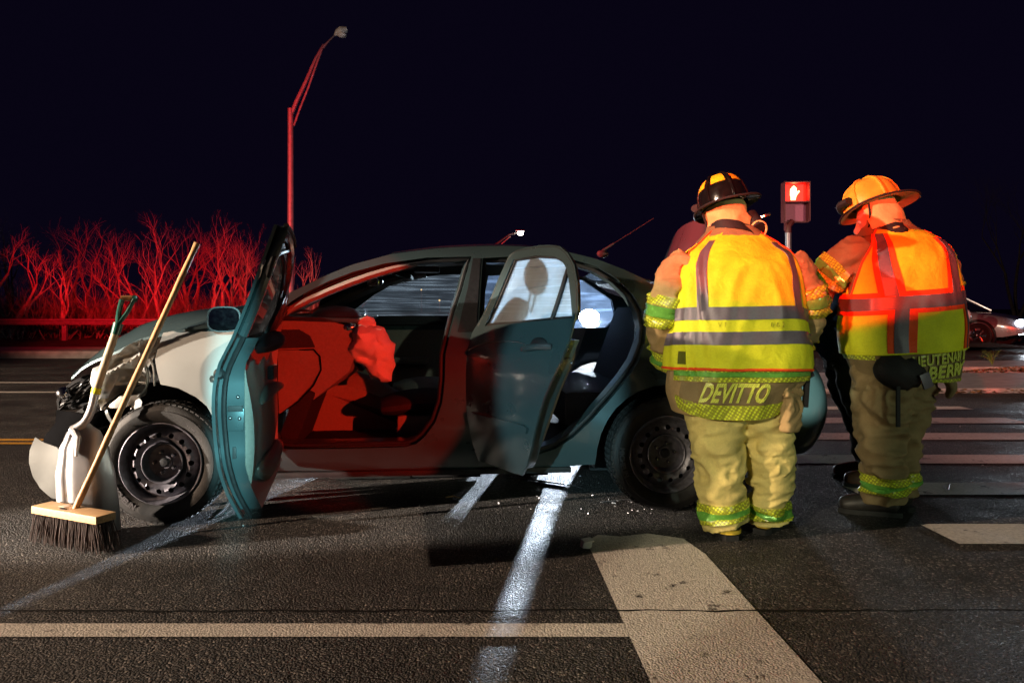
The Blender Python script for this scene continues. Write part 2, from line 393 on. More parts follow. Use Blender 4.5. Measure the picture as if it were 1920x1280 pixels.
# soil bank under the trees
bk = MB()
def bankf(a, b):
    x = -80+92*a; y = 17.3+25*b
    return Vector((x, y, .14+.25*b+.5*max(0, b-.3)+.12*noise.noise((x*.5, y*.5, 0))*min(1, b*6))), Vector((0, 0, 1))
bk.grid(bankf, 90, 24)
tag(bk.build('verge', M['soil'], None, 60), kind='structure')
slab('traffic_island', [(6.2, 12.2), (14, 12.2), (14.4, 13.6), (6.6, 13.6)], -.02, .10, M['concrete'])
slab('traffic_island', [(3.4, 9.35), (14, 9.6), (14, 11.6), (4.2, 11.6)], -.02, .06, M['concrete'])
# leaf litter and grit along the edges of the island
rl = random.Random(3); lm = MB()
for i in range(1500):
    if i < 700: x = rl.uniform(3.0, 13); y = 9.25+.25*(x/13)+rl.gauss(0, .07); z = .01+.05*rl.random()
    else: x = rl.gauss(8.2, .9); y = 12.15+rl.gauss(0, .10); z = .02+.09*rl.random()*math.exp(-((x-8.2)/.8)**2)
    s = rl.uniform(.012, .045); a = rl.uniform(0, 6.28); t = rl.uniform(-.8, .8)
    d = Vector((math.cos(a), math.sin(a), .3*t))*s; e = Vector((-math.sin(a), math.cos(a), t))*s*.6; c = Vector((x, y, z))
    lm.add([c-d, c+e, c+d, c-e], [(0, 1, 2, 3)], rl.choice((0, 0, 1)))
M['leaf'] = mat('dead_leaf', (.20, .11, .05), .8, 0, .2, 9, .4); M['grit'] = mat('grit', (.12, .10, .085), .9, 0, .2, 9, .4)
tag(lm.build('leaf_litter', [M['leaf'], M['grit']], None, None), kind='stuff')
# weed on the island
M['weed'] = mat('weed_leaf', (.10, .16, .03), .6, 0, .3, 20, .3)
M['wood'] = mat('ash_wood', (.50, .31, .16), .5, 0, .4, 3, .25, .05, 200, stretch=(30, 30, 2))
wd = empty('weed', (8.03, 12.6, .10)); tag(wd, 'small yellow green weed growing on the traffic island below the parked cars', 'plant')
ws = MB(); wl = MB()
for i in range(16):
    a = rl.uniform(0, 6.28); r = rl.uniform(.06, .2); h = rl.uniform(.12, .26)
    p = [Vector((0, 0, 0)), Vector((r*.4*math.cos(a), r*.4*math.sin(a), h*.7)), Vector((r*math.cos(a), r*math.sin(a), h))]
    ws.tube(p, [.005, .004, .002], 5)
    for k in range(9):
        c = p[1].lerp(p[2], rl.random())+Vector((rl.gauss(0, .02), rl.gauss(0, .02), rl.gauss(0, .015))); b_ = rl.uniform(0, 6.28); s = rl.uniform(.015, .03)
        d = Vector((math.cos(b_), math.sin(b_), rl.uniform(-.4, .6)))*s; e = d.cross(Vector((0, 0, 1))).normalized()*s*.45
        wl.add([c-d, c+e, c+d, c-e], [(0, 1, 2, 3)])
ws.build('stem', M['weed'], wd); wl.build('foliage', M['weed'], wd, None)

# ------------------------------------------------------------------ guardrail
M['rail'] = mat('weathered_rail', (.12, .105, .13), .55, .4, .5, 12, .25, .1, 60)
gr = empty('guardrail', (-9, 19.4, .16)); tag(gr, 'long steel guardrail on posts in front of the bare trees', 'guardrail')
prof = [(0, .595), (.0, .588), (-.05, .575), (-.05, .555), (-.012, .525), (-.012, .510), (-.05, .48), (-.05, .46), (0, .447), (0, .440)]
for k in range(6):
    b = MB(); x0 = -22+4.2*k; x1 = x0+4.2+.08
    o = .004*(k % 2)
    vs = [(x0, y-o, z) for y, z in prof]+[(x1, y-o, z) for y, z in prof]; n = len(prof)
    vs += [(x, y+.006, z) for x, y, z in vs]
    fs = [(i, i+1, n+i+1, n+i) for i in range(n-1)]+[(2*n+i, 3*n+i, 3*n+i+1, 2*n+i+1) for i in range(n-1)]
    fs += [(0, n, 3*n, 2*n), (n-1, 2*n-1, 4*n-1, 3*n-1)]+[(i, i+1, 2*n+i+1, 2*n+i) for i in range(n-1)]+[(n+i, n+i+1, 3*n+i+1, 3*n+i) for i in range(n-1)]
    b.add(vs, fs); b.build('rail', M['rail'], gr, 50)
pm = MB(); pm.box((0, .12, .27), (.12, .012, .62)); pm.box((0, .05, .50), (.012, .14, .16)); pm.box((0, .18, .27), (.12, .012, .62)); pm.box((0, .15, .27), (.010, .06, .62))
pme = pm.mesh('post', None)
for k in range(13): link('post', pme, M['rail'] if k == 0 else None, gr).location = (-21.5+2.1*k, 0, 0)

# ------------------------------------------------------------------ bare trees
def branch(mb, p, d, L_, r, depth, rng, spread, lim, wig=.25, n=5):
    pts = [p.copy()]; rad = [r]; q = p.copy(); dd = d.normalized(); K = 4
    for i in range(K):
        dd = (dd+Vector((rng.gauss(0, wig), rng.gauss(0, wig), rng.gauss(.06, wig*.6)))*.42).normalized()
        q = q+dd*L_/K; pts.append(q.copy()); rad.append(r*(1-.42*(i+1)/K))
    mb.tube(pts, rad, n if depth else 3+int(r > .006), False)
    if depth >= lim: return
    nb = rng.choice((2, 2, 3)) if depth < 2 else rng.choice((2, 3))
    for k in range(nb):
        i = rng.choice((2, 3, 4)) if k else 4
        a = rng.uniform(0, 6.28); s = dd.orthogonal().normalized(); t = dd.cross(s)
        nd = (dd+(s*math.cos(a)+t*math.sin(a))*rng.uniform(.5, 1)*spread+Vector((0, 0, .15))).normalized()
        branch(mb, pts[i], nd, L_*rng.uniform(.6, .85), rad[i]*rng.uniform(.6, .8), depth+1, rng, spread, lim, wig, 4)
def tree(px, Y, h, seed, stems, label, r=.05, lim=4, spread=.7, m='bark', lean=0):
    rng = random.Random(seed); x = (px-960)*Y/F
    b = max(0, min(1, (Y-17.3)/25)); z0 = .12+.25*b+.5*max(0, b-.3)
    t = empty('bare_tree', (x, Y, z0)); tag(t, label, 'tree', 'bare trees behind the guardrail')
    tr = MB(); cw = MB()
    for s in range(stems):
        a = rng.uniform(0, 6.28); d = Vector((math.cos(a)*.35*(stems > 1)+lean, math.sin(a)*.25*(stems > 1), 1)).normalized()
        Ls = h*rng.uniform(.30, .42); pts = [Vector((.05*math.cos(a)*(stems > 1), .05*math.sin(a)*(stems > 1), -.1))]; rad = [r*1.25]; q = pts[0].copy()
        for i in range(5):
            d = (d+Vector((rng.gauss(0, .09), rng.gauss(0, .09), .04))).normalized(); q = q+d*Ls/5; pts.append(q.copy()); rad.append(r*(1-.3*(i+1)/5))
        tr.tube(pts, rad, 7, True)
        for k in range(3 if stems < 3 else 2):
            aa = rng.uniform(0, 6.28); i = 5 if k < 2 else 3; nd = (d+Vector((math.cos(aa), math.sin(aa)*.8, .2))*rng.uniform(.35, .7)).normalized()
            branch(cw, pts[i], nd, h*rng.uniform(.16, .27), rad[i]*.72, 0, rng, spread, lim)
    tr.build('trunk', M[m], t); cw.build('crown', M[m], t)
    return t
T = [(8, 21.5, 4.4, 11, 2, 'leaning two stemmed bare tree at the left edge of the photo', .085, 4, .8),
     (122, 21.2, 3.5, 5, 1, 'bare tree with one straight trunk forking in a Y behind the guardrail', .062, 3, .75),
     (60, 23, 2.6, 21, 3, 'low bare bush between the leaning tree and the forked tree', .03, 4, .9),
     (190, 24, 3.0, 8, 4, 'low spreading bare bush right of the forked tree', .035, 4, .9),
     (250, 22.5, 3.9, 31, 3, 'many stemmed bare tree above the shovel grip', .045, 5, .75),
     (308, 21.4, 4.3, 14, 1, 'slim upright bare tree directly left of the broom handle', .048, 4, .75),
     (340, 24, 3.4, 18, 3, 'dense bare bush behind the broom handle', .035, 4, .85),
     (396, 21.6, 4.0, 44, 1, 'thin bare tree right of the broom handle tip', .045, 4, .7),
     (430, 23, 4.6, 52, 4, 'tall clump of bare stems left of the open front door', .06, 5, .6),
     (478, 24.5, 4.2, 61, 3, 'bare tree half hidden by the open front door frame', .05, 4, .7),
     (574, 22.5, 3.4, 73, 3, 'short bare tree right of the tall red lit lamp post', .035, 3, .5),
     (-60, 23, 4.8, 81, 3, 'bare tree cut off by the left picture edge', .07, 4, .8),
     (150, 28, 5.0, 93, 3, 'taller dim bare tree further back between bushes', .06, 4, .8),
     (360, 28, 5.4, 97, 3, 'dim bare tree in the back row behind the broom handle', .06, 4, .8),
     (90, 24.5, 3.6, 201, 4, 'thicket of bare stems between the forked tree and the left edge', .04, 4, .9),
     (225, 26, 4.4, 202, 3, 'bare tree behind the shovel grip in the second row', .05, 4, .8),
     (285, 24.5, 4.0, 203, 4, 'thicket of bare stems left of the broom handle', .04, 4, .85),
     (455, 26.5, 4.8, 204, 4, 'dim thicket behind the open front door', .05, 4, .8),
     (30, 29, 5.6, 98, 3, 'dim bare tree in the back row at far left', .06, 4, .8)]
for a in T: tree(a[0], a[1], a[2]*.80, *a[3:6], r=a[6]*1.15, lim=min(a[7], 4), spread=a[8])
# tangle of thin understorey
ub = MB(); rng = random.Random(99)
for i in range(1500):
    px = rng.uniform(-120, 640); Y = rng.uniform(20.6, 30); x = (px-960)*Y/F
    b_ = (Y-17.3)/25; z0 = .12+.25*b_+.5*max(0, b_-.3)
    a = rng.uniform(0, 6.28); d = Vector((math.cos(a)*rng.uniform(.1, 1.1), math.sin(a)*.5, rng.uniform(.5, 1.2)))
    branch(ub, Vector((x, Y, z0-.03)), d, rng.uniform(.3, .85), rng.uniform(.008, .02), 2, rng, .8, 4, .35, 4)
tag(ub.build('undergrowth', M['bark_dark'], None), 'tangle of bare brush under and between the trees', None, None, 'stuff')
# the far wood on the right, hardly lit
M['bark_unlit'] = mat('unlit_bark', (.035, .028, .026), .9, 0, .2, 9, .35)  # darkened bark copy; the lack of light is put into its colour
tree(1905, 34, 7.5, 121, 3, 'dim bare tree above the silver car at the right picture edge', r=.08, lim=5, spread=.7, m='bark_unlit')['group'] = 'dim trees at the right'

# ------------------------------------------------------------------ lamp posts
lp = empty('street_lamp', ((545-960)*20.2/F, 20.2, .14)); tag(lp, 'tall unlit street lamp post with a curved arm lit red', 'street lamp')
b = MB(); b.tube([(0, 0, 0), (0, 0, .25), (0, 0, .26), (0, 0, 6.23)], [.14, .14, .095, .076], 14); b.build('pole', M['rail'], lp)
b = MB()
k = 20.2/F
b.tube([((p[0]-545)*k, 0, CH+(HZ-p[1])*k-.14) for p in ((546, 215), (556, 190), (575, 150), (592, 110), (607, 84))], [.055, .055, .05, .04, .035], 8)
b.tube([((p[0]-545)*k, 0, CH+(HZ-p[1])*k-.14) for p in ((551, 236), (562, 205), (578, 165), (592, 125), (606, 86))], [.03]*5, 8)
b.tube([((p[0]-545)*k, 0, CH+(HZ-p[1])*k-.14) for p in ((605, 90), (614, 80), (628, 66))], [.045, .03, .022], 8); b.build('arm', M['rail'], lp)
b = MB(); b.tube([((p[0]-545)*k, 0, CH+(HZ-p[1])*k-.14) for p in ((627, 67), (632, 62), (641, 58), (651, 55))], [.03, .11, .17, .08], 12, True, 0, .7); b.build('lamp_head', mat('lamp_housing', (.5, .46, .44), .4, 0, .5, 20, .15), lp)
b = MB(); b.ball(((641-545)*k, 0, CH+(HZ-61)*k-.14-.07), (.13, .12, .07), 12, 8); b.build('lamp_lens', mat('unlit_lens', (.55, .5, .5), .2, 0, .5, 20, .1), lp)
# lit lamp far behind the roof
FL = 62; kk = FL/F
fl = empty('street_lamp', ((905-960)*kk, FL, 0)); tag(fl, 'distant lit street lamp shining white just above the car roof', 'street lamp')
b = MB(); b.tube([(0, 0, 0), (0, 0, CH+(HZ-470)*kk)], [.14, .1], 10); b.build('pole', M['galv'], fl)
b = MB(); b.tube([((p[0]-905)*kk, 0, CH+(HZ-p[1])*kk) for p in ((905, 472), (930, 458), (955, 440), (972, 436))], [.10, .09, .07, .05], 8); b.tube([((p[0]-905)*kk, 0, CH+(HZ-p[1])*kk) for p in ((905, 485), (935, 462), (957, 443))], [.05, .05, .05], 6); b.build('arm', M['galv'], fl)
b = MB(); b.box(((975-905)*kk, 0, CH+(HZ-432.5)*kk), (.75, .4, .10), None, 0, .03); b.build('lamp_head', M['galv'], fl)
b = MB(); b.ball(((976-905)*kk, -.05, CH+(HZ-437)*kk), (.24, .2, .19), 12, 8); b.build('bulb', emat('lamp_light', (1, .93, .78), 60), fl)
# amber lamps seen through the windows
for px, py, Y in ((863, 534, 48), (824, 563, 70), (790, 543, 85)):
    kq = Y/F; q = empty('street_lamp', ((px-960)*kq, Y, 0)); tag(q, {863: 'small warm lit lamp seen through the far front window', 824: 'faint far lamp low in the far front window', 790: 'faint far lamp at mid height in the far front window'}[px], 'street lamp')
    b = MB(); b.cyl((0, .12, 0), (0, .12, CH+(HZ-py)*kq), .08, .06, 8); b.build('pole', M['galv'], q)
    b = MB(); b.ball((0, 0, CH+(HZ-py)*kq), .16 if px == 863 else .09, 10, 6); b.build('bulb', emat('amber_light', (1, .55, .2), 14 if px == 863 else 2), q)

# ------------------------------------------------------------------ pedestrian signal
PY = 13.5; kp = PY/F
M['sig'] = mat('red_lit_housing', (.11, .018, .018), .45, 0, .4, 30, .2)  # red glow of the signal is put into the housing colour
M['sig_inner'] = mat('signal_face', (.40, .12, .22), .45, 0, .5, 30, .15)
ps = empty('pedestrian_signal', ((1478-960)*kp, PY, 0)); tag(ps, 'pedestrian signal on a pole showing a lit orange hand', 'traffic signal')
b = MB(); b.tube([(0, 0, 0), (0, 0, .2), (0, 0, .22), (0, 0, CH+(HZ-432)*kp)], [.10, .10, .055, .055], 14); b.build('pole', M['galv'], ps)
ox = (1491-1478)*kp; PX0 = (1478-960)*kp; rz = Matrix.Rotation(R(-5), 4, 'Z')
b = MB(); b.tube([(0, 0, CH+(HZ-436)*kp), (.0, -.02, CH+(HZ-424)*kp), (ox*.6, 0, CH+(HZ-414)*kp)], [.06, .05, .05], 10); b.box((-.05, 0, CH+(HZ-425)*kp), (.03, .09, .15), None, 0, .01); b.build('bracket', M['sig'], ps)
for zt, lit in ((361.5, True), (398, False)):
    zc = CH+(HZ-zt)*kp; hw = .215; hh = .172
    b = MB()
    # open box housing with visor walls turned to the road
    t = .018
    for c, d in (((0, .10, 0), (2*hw, t, 2*hh)), ((-hw, -.02, 0), (t, .25, 2*hh)), ((hw, -.02, 0), (t, .25, 2*hh)), ((0, -.02, hh), (2*hw+t, .25, t)), ((0, .035, -hh), (2*hw+t, .14, t))):
        b.box(Vector((ox, 0, zc))+rz @ Vector(c), d, rz)
    hs = b.build('housing', M['sig'], ps, None)
    b = MB(); b.box(Vector((ox, 0, zc))+rz @ Vector((0, .086, 0)), (2*hw-.02, .012, 2*hh-.02), rz); b.build('face', M['sig_inner'] if not lit else mat('lit_face', (.3, .06, .03), .4, 0, .4, 30, .1, emit=(1, .008, .004), estr=2.2), hs, None)
    if lit:
        # raised hand symbol
        H = [(-.055, -.12), (.025, -.12), (.035, -.06), (.065, -.01), (.10, .035), (.085, .05), (.06, .035), (.045, .03), (.045, .095), (.03, .10), (.024, .12), (.008, .122), (.004, .135), (-.014, .135), (-.02, .12), (-.036, .115), (-.042, .09), (-.060, .085), (-.066, .05), (-.066, -.03), (-.055, -.07)]
        b = MB(); M0 = Matrix.Translation((ox, 0, zc)) @ rz
        solid(b, H, [], lambda x, z: M0 @ Vector((x, .072, z)), lambda x, z: M0 @ Vector((x, .080, z)), .05)
        b.build('hand_symbol', emat('hand_light', (1, .34, .12), 14), hs, None)
        pl = bpy.data.lights.new('hand_lamp', 'POINT'); pl.energy = 12; pl.color = (1, .03, .02); pl.shadow_soft_size = .05
        po = bpy.data.objects.new('hand_lamp', pl); sc.collection.objects.link(po); po.location = Vector((PX0, PY, 0))+M0 @ Vector((0, -.10, -.02))

# ------------------------------------------------------------------ background vehicles
def bgcar(name, label, loc, rz, body, suv=False, beam=None, on=True):
    c = empty(name, loc, rz); tag(c, label, 'car')
    L2 = 2.3; H = 1.72 if suv else 1.46; W = .9
    # length stations: x, half width, bottom, belt, roof(None outside the cabin)
    side = [(-2.3, .55), (-2.28, .95 if suv else .9), (-2.1, 1.0 if suv else .97), (-1.2, 1.02 if suv else .98), (.9, .98 if suv else .93), (1.7, .9 if suv else .82), (2.2, .78 if suv else .68), (2.3, .6)]
    b = MB(); st = []
    xs = [-2.32, -2.25, -2.0, -1.5, -1, -.5, 0, .5, 1, 1.5, 1.9, 2.15, 2.27, 2.32]
    def top(x):
        for i in range(len(side)-1):
            if side[i][0] <= x <= side[i+1][0]: f = (x-side[i][0])/(side[i+1][0]-side[i][0]); return side[i][1]+(side[i+1][1]-side[i][1])*f
        return .58
    rings = []
    for x in xs:
        e = max(0, abs(x)-1.8)/.52; hw = W*(1-.18*e*e); t = top(x); bt = .28+.12*e
        arch = min(abs(x-1.35), abs(x+1.35))
        lo = bt
        rings.append([(x, -hw*.55, t+.02), (x, -hw*.9, t), (x, -hw, t-.12), (x, -hw*1.01, (t+lo)/2), (x, -hw*.97, lo), (x, hw*.97, lo), (x, hw*1.01, (t+lo)/2), (x, hw, t-.12), (x, hw*.9, t), (x, hw*.55, t+.02)])
    n = 10; vs = [p for r_ in rings for p in r_]
    fs = [(i*n+k, i*n+(k+1) % n, (i+1)*n+(k+1) % n, (i+1)*n+k) for i in range(len(xs)-1) for k in range(n)]+[tuple(range(n)), tuple(range((len(xs)-1)*n, len(xs)*n))]
    b.add(vs, fs); b.build('body', body, c, 50)
    # cabin
    cab = [(-2.0 if suv else -1.75, .97, .80), (-1.7 if suv else -1.1, H-.05, .66), (-.9 if suv else -.6, H, .64), (-.1, H, .64), (.25, H-.06, .66), (1.05, .95, .80)]
    b = MB(); vs = []
    for x, z, hw in cab: vs += [(x, -hw, z), (x, hw, z)]
    for x, z, hw in cab: vs += [(x, -.84, .93), (x, .84, .93)]
    m_ = len(cab)
    fs = [(2*i, 2*i+1, 2*i+3, 2*i+2) for i in range(m_-1)]+[(2*i, 2*i+2, 2*m_+2*i+2, 2*m_+2*i) for i in range(m_-1)]+[(2*i+1, 2*m_+2*i+1, 2*m_+2*i+3, 2*i+3) for i in range(m_-1)]
    b.add(vs, fs); b.build('cabin', M['bg_glass'], c, 30)
    b = MB()
    for s in (-1, 1):
        b.tube([(x, s*(hw+.004), z+.004) for x, z, hw in cab], .03, 6)
        for i in (2, 3): b.tube([(cab[i][0], s*(cab[i][2]+.004), H), (cab[i][0]-.05, s*.85, .95)], .03, 6)
    for i in range(1, 4): b.box(((cab[i][0]+cab[i+1][0])/2, 0, (cab[i][1]+cab[i+1][1])/2+.012), (abs(cab[i+1][0]-cab[i][0])+.02, 1.28, .03))
    b.build('roof', body, c)
    ty = MB(); ry = Matrix.Rotation(R(90), 4, 'X')
    ty.lathe([(.20, -.10), (.29, -.11), (.325, -.08), (.325, .08), (.29, .11), (.20, .10)], 24, ry); tm = ty.mesh('tyre')
    rm = MB(); rm.lathe([(.205, -.1), (.205, .1), (.19, .10), (.185, .06), (.05, .07), (.001, .08)], 24, ry)
    for k in range(6):
        a = k*math.pi/3; rm.box((.115*math.cos(a), -.085, .115*math.sin(a)), (.16, .03, .045), Matrix.Rotation(-a, 4, 'Y'))
        rm.box((.115*math.cos(a), .085, .115*math.sin(a)), (.16, .03, .045), Matrix.Rotation(-a, 4, 'Y'))
    rmm = rm.mesh('wheel')
    for i, (x, s) in enumerate(((-1.35, -1), (-1.35, 1), (1.35, -1), (1.35, 1))):
        wh = link('wheel', rmm, M['chrome'] if i == 0 else None, c); wh.location = (x, s*.83, .325)
        link('tyre', tm, M['tyre'] if i == 0 else None, wh)
        a = MB(); a.tube([(x+.38*math.cos(t), s*.905, .325+.38*math.sin(t)) for t in [math.pi*q/12 for q in range(-2, 15)]], .035, 6); a.build('wheel_arch', M['black_plastic'], c)
    hz = .86 if suv else .66
    for s in (-1, 1):
        b = MB(); b.ball((2.22, s*.63, hz), (.12, .20, .085) if not suv else (.14, .2, .16), 14, 8); b.build('headlight', beam if on else M['clear_lens'], c)
        if on: b = MB(); b.ball((2.2, s*.62, .42), (.10, .11, .06), 12, 8); b.build('fog_light', beam, c)
        b = MB(); b.ball((-2.27, s*.66, .82), (.06, .16, .11), 12, 8); b.build('tail_light', M['red_lens'], c)
        b = MB(); b.ball((.72, s*.95, 1.0), (.05, .08, .055), 10, 6); b.build('side_mirror', body, c)
        b = MB(); b.box((-.25, s*.915, .82), (.16, .03, .03), None, 0, .008); b.build('door_handle', M['chrome'], c)
    b = MB(); b.box((2.30, 0, .55), (.05, .9, .16), None, 0, .02); b.build('grille', M['black_plastic'], c)
    return c
M['bg_glass'] = mat('dark_car_glass', (.012, .012, .016), .06, 0, .6, 10, .1)
beam = emat('headlight_beam', (.80, .90, 1), 22)
pr = mat('dark_red_paint', (.20, .018, .03), .25, .2, .5, 6, .05, coat=1); psv = mat('silver_paint', (.34, .33, .36), .28, .5, .5, 6, .05, coat=1)
bgcar('parked_car', 'dark red car at far right, half hidden by the second firefighter', (8.7, 18.9, 0), R(-4), pr, True, None, False)
sv = bgcar('parked_car', 'silver car with bright white headlights on at the right picture edge', (11.85, 20.97, 0), R(-52), psv, False, beam)
bk_ = bgcar('parked_car', 'car with bright white headlights behind the wreck, shining through its rear doors', (2.15, 17.06, 0), R(-90), mat('black_paint', (.02, .02, .025), .2, .2, .5, 6, .05, coat=1), True, emat('high_beam', (.82, .91, 1), 260))
# their beams
spot('headlight_beam', (1.50, 14.62, .84), (-.28, 3, .50), 9000, (.72, .85, 1), 17.5, .25, .15)
spot('headlight_beam', (1.50, 14.60, .86), (.25, 3.4, 1.13), 13000, (.66, .82, 1), 5.5, .4, .08)
spot('headlight_beam', (2.80, 14.62, .79), (1.5, 3, .35), 90, (.72, .85, 1), 14, .35, .05)
spot('headlight_beam', (12.7, 18.6, .66), (13.5, 12, 0), 1300, (.8, .9, 1), 90, .5, .06)
# ================================================================== the wrecked sedan
# car space: x = u (0 at the front axle, + towards the tail), y = v (0 near flank, 1.69 far flank), z up
CX, CY = -1.746, 3.738; EU = (.9956, .0938)
car = empty('wrecked_car', (CX, CY, 0), math.atan2(EU[1], EU[0]))
tag(car, 'pale green metallic sedan with crushed front, two doors open and trunk raised', 'car')
TT = [(.0, .17), (.20, .125), (.27, .085), (.40, .035), (.55, .008), (.70, 0), (.80, .006), (.88, .028), (.95, .066), (1.1, .132), (1.25, .190), (1.40, .248), (1.6, .33)]
def tprof(z):
    for i in range(len(TT)-1):
        if z <= TT[i+1][0]:
            i = max(0, i); p0 = TT[max(i-1, 0)]; p1 = TT[i]; p2 = TT[i+1]; p3 = TT[min(i+2, len(TT)-1)]
            f = (z-p1[0])/(p2[0]-p1[0]); m1 = (p2[1]-p0[1])/(p2[0]-p0[0]); m2 = (p3[1]-p1[1])/(p3[0]-p1[0]); h = p2[0]-p1[0]
            return p1[1]*(2*f**3-3*f*f+1)+m1*h*(f**3-2*f*f+f)+p2[1]*(3*f*f-2*f**3)+m2*h*(f**3-f*f)
    return .33
def VS(u, z):
    s = .012+tprof(z)*(1 if z > .5 else .55)
    for c in (0, 2.58):
        q = math.hypot(u-c, z-.30); s -= .018*math.exp(-((q-.37)/.05)**2)
    if u < -.2: s += 1.15*(-.2-u)**2
    if u > 2.95: s += 1.15*(u-2.95)**2
    return s
def cuz(px, py, vf=VS):
    a = (px-960)/F; v = .04; u = z = 0
    for _ in range(10):
        u = (-CX+.0938*v+a*(CY+.9956*v))/(.9956-.0938*a); Y = CY+.0938*u+.9956*v; z = CH+(HZ-py)*Y/F
        v = vf(u, z) if callable(vf) else vf
    return (u, z)
TR = lambda pts, vf=VS: [cuz(x, y, vf) for x, y in pts]
def flank(mb, outline, holes=(), off=0, th=.012, step=.05, vf=VS, mi=0):
    return solid(mb, outline, holes, lambda u, z: (u, vf(u, z)+off, z), lambda u, z: (u, vf(u, z)+off+th, z), step, mi)

roofline = TR([(523, 562), (544, 548), (579, 531), (614, 515), (661, 496), (731, 477), (800, 468), (860, 463), (950, 461), (1030, 466), (1076, 475), (1120, 486), (1170, 505)])
ap_top = [(528, 580), (545, 566), (567, 552), (614, 528), (661, 510), (720, 494), (800, 483), (884, 481)]
front_ap = TR(ap_top+[(876, 508), (868, 540), (855, 582), (846, 617), (835, 665), (834, 712), (829, 756), (816, 792), (796, 819), (780, 832), (760, 838), (640, 841), (540, 842), (520, 838)])
front_ap += [(front_ap[-1][0]-.02, .36), (.50, .45), (.49, .8), (.50, .96)]
rear_ap = TR([(905, 484), (960, 481), (1030, 481), (1076, 487), (1117, 499), (1155, 521), (1187, 552), (1205, 582), (1212, 612), (1210, 642), (1196, 680), (1176, 710), (1150, 742), (1112, 785), (1075, 820), (1040, 842), (1010, 851), (930, 852), (893, 846), (886, 800), (884, 740), (888, 660), (897, 612)])
side = [(.55, .62), (.50, .99)]+roofline+TR([(1204, 521), (1236, 541)])+[(2.86, 1.10), (2.92, 1.055), (3.1, 1.045), (3.36, 1.02), (3.42, .98), (3.40, .74), (3.05, .70), (2.97, .62)]
side += [(2.58+.375*math.cos(t), .30+.375*math.sin(t)) for t in [R(q) for q in range(42, 181, 12)]]
side += [(2.20, .25), (2.0, .235), (1.2, .235), (.55, .245), (.52, .30)]
b = MB(); flank(b, side, [front_ap, rear_ap], 0, .014, .045)
b.build('body_side', M['paint'], car, 40)
# deep jambs round both apertures
def jamb(ap, depth, m, name):
    b = MB(); n = len(ap); ring = []
    cx = sum(p[0] for p in ap)/n; cz = sum(p[1] for p in ap)/n
    lay = ((.015, 0), (.05, .0), (.055, .022), (depth, .030))
    pts = resample(ap, .06); n = len(pts)
    for off, ins in lay:
        for i, (u, z) in enumerate(pts):
            a = Vector(pts[i-1]); c = Vector(pts[(i+1) % n]); t = (c-a).normalized(); nn = Vector((-t.y, t.x))
            if nn.dot(Vector((cx-u, cz-z))) < 0: nn = -nn
            q = Vector((u, z))+nn*ins
            ring.append((q.x, VS(u, z)+off, q.y))
    fs = [(k*n+i, k*n+(i+1) % n, (k+1)*n+(i+1) % n, (k+1)*n+i) for k in range(len(lay)-1) for i in range(n)]
    b.add(ring, fs); o = b.build(name, m, car, 40)
    s = MB(); q = [(Vector((u, VS(u, z)+.026, z))) for u, z in pts]
    cc = Vector((cx, 0, cz)); q = [p+(Vector((cc.x, p.y, cc.z))-p).normalized()*.020 for p in q]
    s.tube(q, .011, 8, closed=True); s.build('weatherstrip', M['rubber'], o)
    return o
jamb(front_ap, .13, M['paint'], 'front_door_jamb'); jamb(rear_ap, .13, M['paint'], 'rear_door_jamb')
# black sash tape on the centre pillar
b = MB(); flank(b, TR([(887, 484), (901, 484), (893, 615), (884, 622), (858, 622), (866, 585), (877, 540)]), (), -.003, .004, .05); b.build('pillar_tape', M['black_plastic'], car)
# striker and hinges on the pillar
b = MB(); u, z = cuz(838, 700); b.box((u+.015, .09, z), (.02, .05, .10), None, 0, .006)
for py in (690, 712, 733): u, z = cuz(838, py); b.ball((u+.02, .05, z), .009, 8, 6)
b.build('door_striker', M['galv'], car)

# far flank, windows only
VF = lambda u, z: 1.69-VS(u, z)
farwin1 = TR([(690, 611), (657, 609), (640, 604), (668, 580), (705, 553), (740, 534), (770, 524), (820, 518), (868, 516), (861, 560), (849, 608)], 1.60)
f2 = [(1.66, .955), (1.72, 1.30), (2.05, 1.315), (2.40, 1.27), (2.62, 1.13), (2.66, 1.0), (2.60, .93), (2.25, .925)]
rfa = [(u, z) for u, z in side]
b = MB(); solid(b, rfa, [farwin1, f2], lambda u, z: (u, VF(u, z), z), lambda u, z: (u, VF(u, z)-.05, z), .07)
b.build('far_body_side', [M['paint']], car, 40)
for nm, w_, mm in (('far_front_window', farwin1, 'glass_far'), ('far_rear_window', f2, 'glass_veil')):
    b = MB(); solid(b, w_, [], lambda u, z: (u, VF(u, z)-.02, z), lambda u, z: (u, VF(u, z)-.025, z), .12); b.build(nm, M[mm], car)
# far door cards
b = MB(); solid(b, [(.55, .30), (.60, .955), (1.50, .955), (1.50, .30)], [], lambda u, z: (u, 1.56-.03*math.sin(z*6), z), lambda u, z: (u, 1.635, z), .08); b.build('far_door_card', M['beige'], car)
b = MB(); b.box((1.0, 1.555, .985), (.95, .10, .065), None, 0, .02); b.build('far_window_sill', M['dark_cloth'], car)
b = MB(); b.box((1.05, 1.53, .70), (.5, .09, .05), None, 0, .02); b.build('far_armrest', M['beige'], car)
b = MB(); solid(b, [(1.60, .30), (1.64, .925), (2.45, .925), (2.3, .5), (2.1, .3)], [], lambda u, z: (u, 1.565, z), lambda u, z: (u, 1.635, z), .08); b.build('far_rear_door_card', M['beige'], car)

